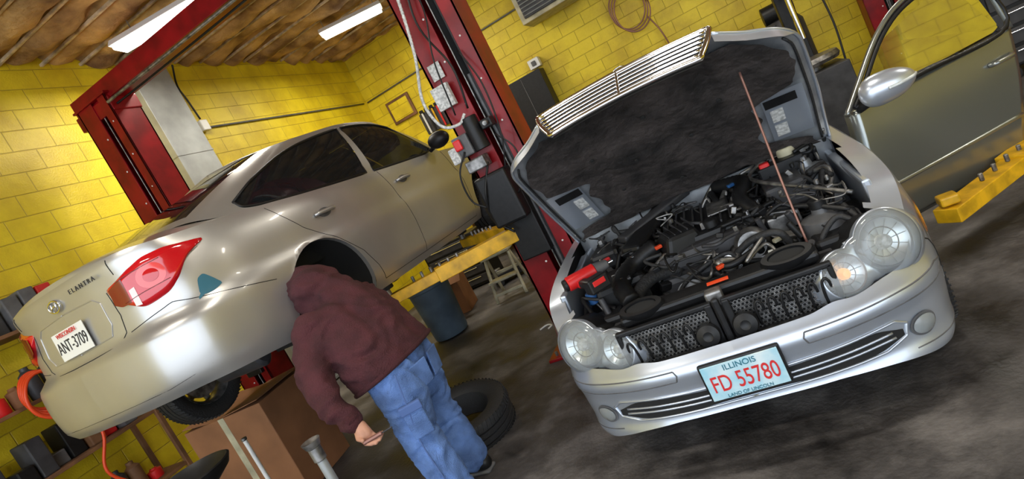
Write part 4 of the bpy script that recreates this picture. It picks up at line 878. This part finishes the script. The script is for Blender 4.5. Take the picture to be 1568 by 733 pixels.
tube('hose_tail',[(0,.1,-.15),(.05,.15,-.5),(0,.05,-.8),(.03,.2,-1.1),(.05,.3,-1.6)],.013,'orange',hr)
du=empty('sheet_metal_duct',(-5.64,5.66,0)); box('duct_body',(0,0,2.23),(.16,.54,4.4),'galv',du,bev=.004); box('duct_seam',(.0,0,3.3),(.172,.55,.02),'galv',du,bev=.002); box('duct_flange',(0,0,.04),(.18,.56,.04),'galv',du,bev=.004)
cd=empty('electrical_conduit'); tube('pipe',[(-5.73,6.05,3.64),(-5.73,7.5,3.64),(-5.73,10.1,3.64)],.013,'grey',cd,n=2); tube('pipe',[(-5.7,10.19,3.64),(-3,10.19,3.66),(6.9,10.19,3.68)],.014,'grey',cd,n=2)
box('outlet_box',(-5.70,6.15,3.66),(.07,.12,.14),'white',cd); tube('cable',[(-5.7,6.15,3.75),(-5.68,6.1,4.0),(-5.66,6.05,4.2),(-5.5,5.98,4.4)],.012,'blackp',cd)
wf_=empty('boarded_window'); box('frame',(-5.12,10.19,3.22),(.52,.05,.44),'wood',wf_); box('board',(-5.12,10.17,3.22),(.42,.04,.34),'wallX',wf_)
ht=empty('unit_heater'); box('body',(-1.72,9.8,3.55),(.95,.6,.62),'stool',ht); box('louvre_panel',(-1.72,9.48,3.53),(.8,.03,.45),'shop',ht)
for k in range(7): box('louvre',(-1.72,9.46,3.35+.06*k),(.78,.03,.012),'galv',ht,rot=(.5,0,0),bev=.002)
for dx in (-.4,.4): cyl('hanger',(-1.72+dx,9.8,3.85),(-1.72+dx,9.8,4.5),.01,'dirty',ht)
bb=empty('black_panel_cabinet'); box('cabinet',(-2.72,10.02,2.12),(.72,.34,.95),'blackp',bb,bev=.01); box('door_gap',(-2.72,9.845,2.12),(.01,.012,.9),'grey',bb,bev=.001); box('shelf',(-2.72,10.0,1.6),(.8,.4,.04),'grey',bb)
wb=empty('wall_timer_box'); box('case',(-2.45,10.14,2.72),(.2,.14,.16),'white',wb); box('dial',(-2.45,10.06,2.72),(.08,.02,.08),'grey',wb)
hc=empty('air_hose_coil')
for k in range(3): tube('loop',[(-.72+.27*math.cos(a)+.03*k,10.08-.03*k,2.75+.33*math.sin(a)-.04*k) for a in np.linspace(0,2*PI,22)],.012,'rod',hc,n=2)
cyl('hook',(-.72,10.21,3.05),(-.72,10.0,3.05),.02,'dirty',hc); tube('hose_drop',[(-.5,10.1,2.5),(-.4,10.05,2.2),(-.35,10.1,1.8),(-.3,10.1,1.3),(-.3,10.0,.4),(-.2,9.9,.02)],.012,'rod',hc)
wbn=empty('workbench',(-3.2,9.7,0)); box('top',(0,0,.92),(3.4,.7,.06),'wood',wbn)
for x in(-1.6,0,1.6):
    for y in(-.3,.3): box('leg',(x,y,.45),(.07,.07,.9),'wood',wbn)
box('lower_shelf',(0,0,.3),(3.2,.6,.03),'wood',wbn)
for k in range(26):
    x=-1.6+3.2*(k%13+.5)/13; z=.95 if k<13 else .315; h=rng.uniform(.1,.4); m=rng.choice(['shop','blackp','grey','tool','white','bin','card','yarm'])
    if k%2: box('bench_item',(x,rng.uniform(-.15,.2),z+h/2),(rng.uniform(.1,.22),rng.uniform(.1,.25),h),m,wbn)
    else: lathe('bench_can',[(0,0),(.06,0),(.065,.01),(.065,h*.8),(.03,h*.9),(.03,h),(0,h)],m,wbn,Matrix.Translation((x,rng.uniform(-.15,.2),z)),18)
wh=empty('wall_tool_rack'); box('board',(-4.3,10.17,2.75),(1.1,.05,.4),'shop',wh)
for k in range(9):
    x=-4.75+.11*k; m=['white','blackp','yarm','tool','chrome'][k%5]; cyl('tool_shaft',(x,10.1,2.55),(x,10.1,2.95),.018,m,wh,seg=10); box('tool_head',(x,10.1,2.97),(.07,.05,.06),'blackp',wh)
tb=empty('tool_chest',(-4.3,8.0,0)); box('case',(0,0,.42),(.9,.5,.8),'blackp',tb)
for k in range(5): box('drawer',(0,-.26,.12+.15*k),(.82,.02,.12),'shop',tb); cyl('pull',(-.3,-.28,.15+.15*k),(.3,-.28,.15+.15*k),.008,'chrome',tb)
fj=empty('floor_jack',(-3.35,7.5,0),.5); box('frame',(0,0,.1),(.7,.3,.12),'blackp',fj); tube('handle',[(.3,0,.15),(.7,0,.6),(.95,0,1.0)],.018,'blackp',fj); cyl('saddle',(-.25,0,.16),(-.25,0,.22),.06,'dirty',fj)
for y in (-.17,.17):
    for x in(-.28,.28): cyl('caster',(x,y-.02,.05),(x,y+.02,.05),.05,'rubber',fj)
zt=empty('zip_tie_scrap'); tube('strap',[(-2.22,4.83,.008),(-2.16,4.88,.012),(-2.10,4.84,.01),(-2.12,4.78,.008)],.008,'white',zt)
tc_=empty('tyre_changer',(1.05,7.9,0)); box('cabinet',(0,0,.4),(.6,.7,.8),'shop',tc_); lathe('turntable',[(0,.95),(.28,.95),(.30,.9),(.28,.86),(.1,.84),(.1,.8)],'dirty',tc_); box('tower',(0,.35,1.15),(.18,.18,1.3),'blackp',tc_); box('swing_arm',(0,.1,1.78),(.1,.6,.1),'dirty',tc_); cyl('mount_head',(0,-.12,1.2),(0,-.12,1.8),.03,'chrome',tc_); tube('air_line',[(.1,.3,1.7),(.3,.2,1.9),(.35,.0,1.3),(.3,-.1,.7)],.012,'blackp',tc_)
box('control_head',(.0,.3,1.9),(.3,.25,.2),'blackp',tc_); box('bead_arm',(-.25,.2,1.45),(.12,.4,.08),'blackp',tc_)
cmp_=empty('air_compressor',(1.1,9.4,0)); lathe('tank',[(0,0),(.2,.02),(.26,.1),(.26,1.3),(.2,1.4),(0,1.42)],'shop',cmp_,Matrix.Translation((0,0,.1))); cyl('motor',(-.2,0,1.62),(.2,0,1.62),.13,'blackp',cmp_); box('head',(.1,0,1.85),(.2,.2,.22),'dirty',cmp_); 
for a in (.3,2.4,4.5): cyl('leg',(.2*math.cos(a),.2*math.sin(a),0),(.2*math.cos(a),.2*math.sin(a),.2),.03,'shop',cmp_)
tube('air_line',[(.2,-.2,1.8),(.1,-.4,2.2),(-.2,-.2,2.5),(-.1,.2,2.9)],.015,'blackp',cmp_)
sb=empty('shelving_unit',(3.6,9.7,0))
for z in (.3,.9,1.5,2.1): box('shelf_board',(0,0,z),(1.6,.5,.03),'shop',sb,bev=.004)
for x in(-.78,.78):
    for y in(-.23,.23): box('upright',(x,y,1.15),(.04,.04,2.3),'shop',sb,bev=.004)
for k in range(20):
    z=[.315,.915,1.515,2.115][k%4]; h=rng.uniform(.15,.4); box('stored_box',(-.6+1.2*(k//4)/4,rng.uniform(-.05,.05),z+h/2),(.22,.3,h),rng.choice(['blackp','shop','card','grey']),sb)
rt=empty('rolling_tool_cart',(2.75,7.2,0)); box('cabinet',(0,0,.62),(.75,.5,1.0),'blackp',rt); box('top_tray',(0,0,1.16),(.8,.55,.06),'shop',rt)
for k in range(5): box('drawer',(0,-.26,.22+.18*k),(.68,.02,.15),'shop',rt); cyl('pull',(-.25,-.28,.26+.18*k),(.25,-.28,.26+.18*k),.008,'chrome',rt)
for x in(-.3,.3):
    for y in(-.2,.2): cyl('caster',(x,y-.02,.06),(x,y+.02,.06),.06,'rubber',rt)
for k in range(6): box('tool_box',(-.3+.12*k,rng.uniform(-.1,.1),1.24),(.09,.2,rng.uniform(.06,.14)),rng.choice(['blackp','shop','grey']),rt)
# ---------------------------------------------------------------- camera & light
f,p,r,H,g=1105.9,math.radians(7.645),math.radians(27.259),1.593,math.radians(23.058)
fw=Vector((-math.sin(g)*math.cos(p),math.cos(g)*math.cos(p),-math.sin(p))); r0=Vector((math.cos(g),math.sin(g),0)); u0=Vector((-math.sin(g)*math.sin(p),math.cos(g)*math.sin(p),math.cos(p)))
cr=r0*math.cos(r)-u0*math.sin(r); cu=r0*math.sin(r)+u0*math.cos(r)
cam=bpy.data.cameras.new('camera'); cam.lens=f/1920*36; cam.sensor_width=36; cam.clip_start=.02
co=bpy.data.objects.new('camera',cam); COL.objects.link(co)
Mc=Matrix.Identity(4)
for i in range(3): Mc[i][0]=cr[i]; Mc[i][1]=cu[i]; Mc[i][2]=-fw[i]; Mc[i][3]=(0,0,H)[i]
co.matrix_world=Mc; SC.camera=co
w=bpy.data.worlds.new('w'); SC.world=w; w.use_nodes=True; bg=w.node_tree.nodes['Background']; bg.inputs[0].default_value=(.80,.89,1,1); bg.inputs[1].default_value=3.8
try: SC.view_settings.view_transform='Standard'; SC.view_settings.look='None'
except Exception: pass
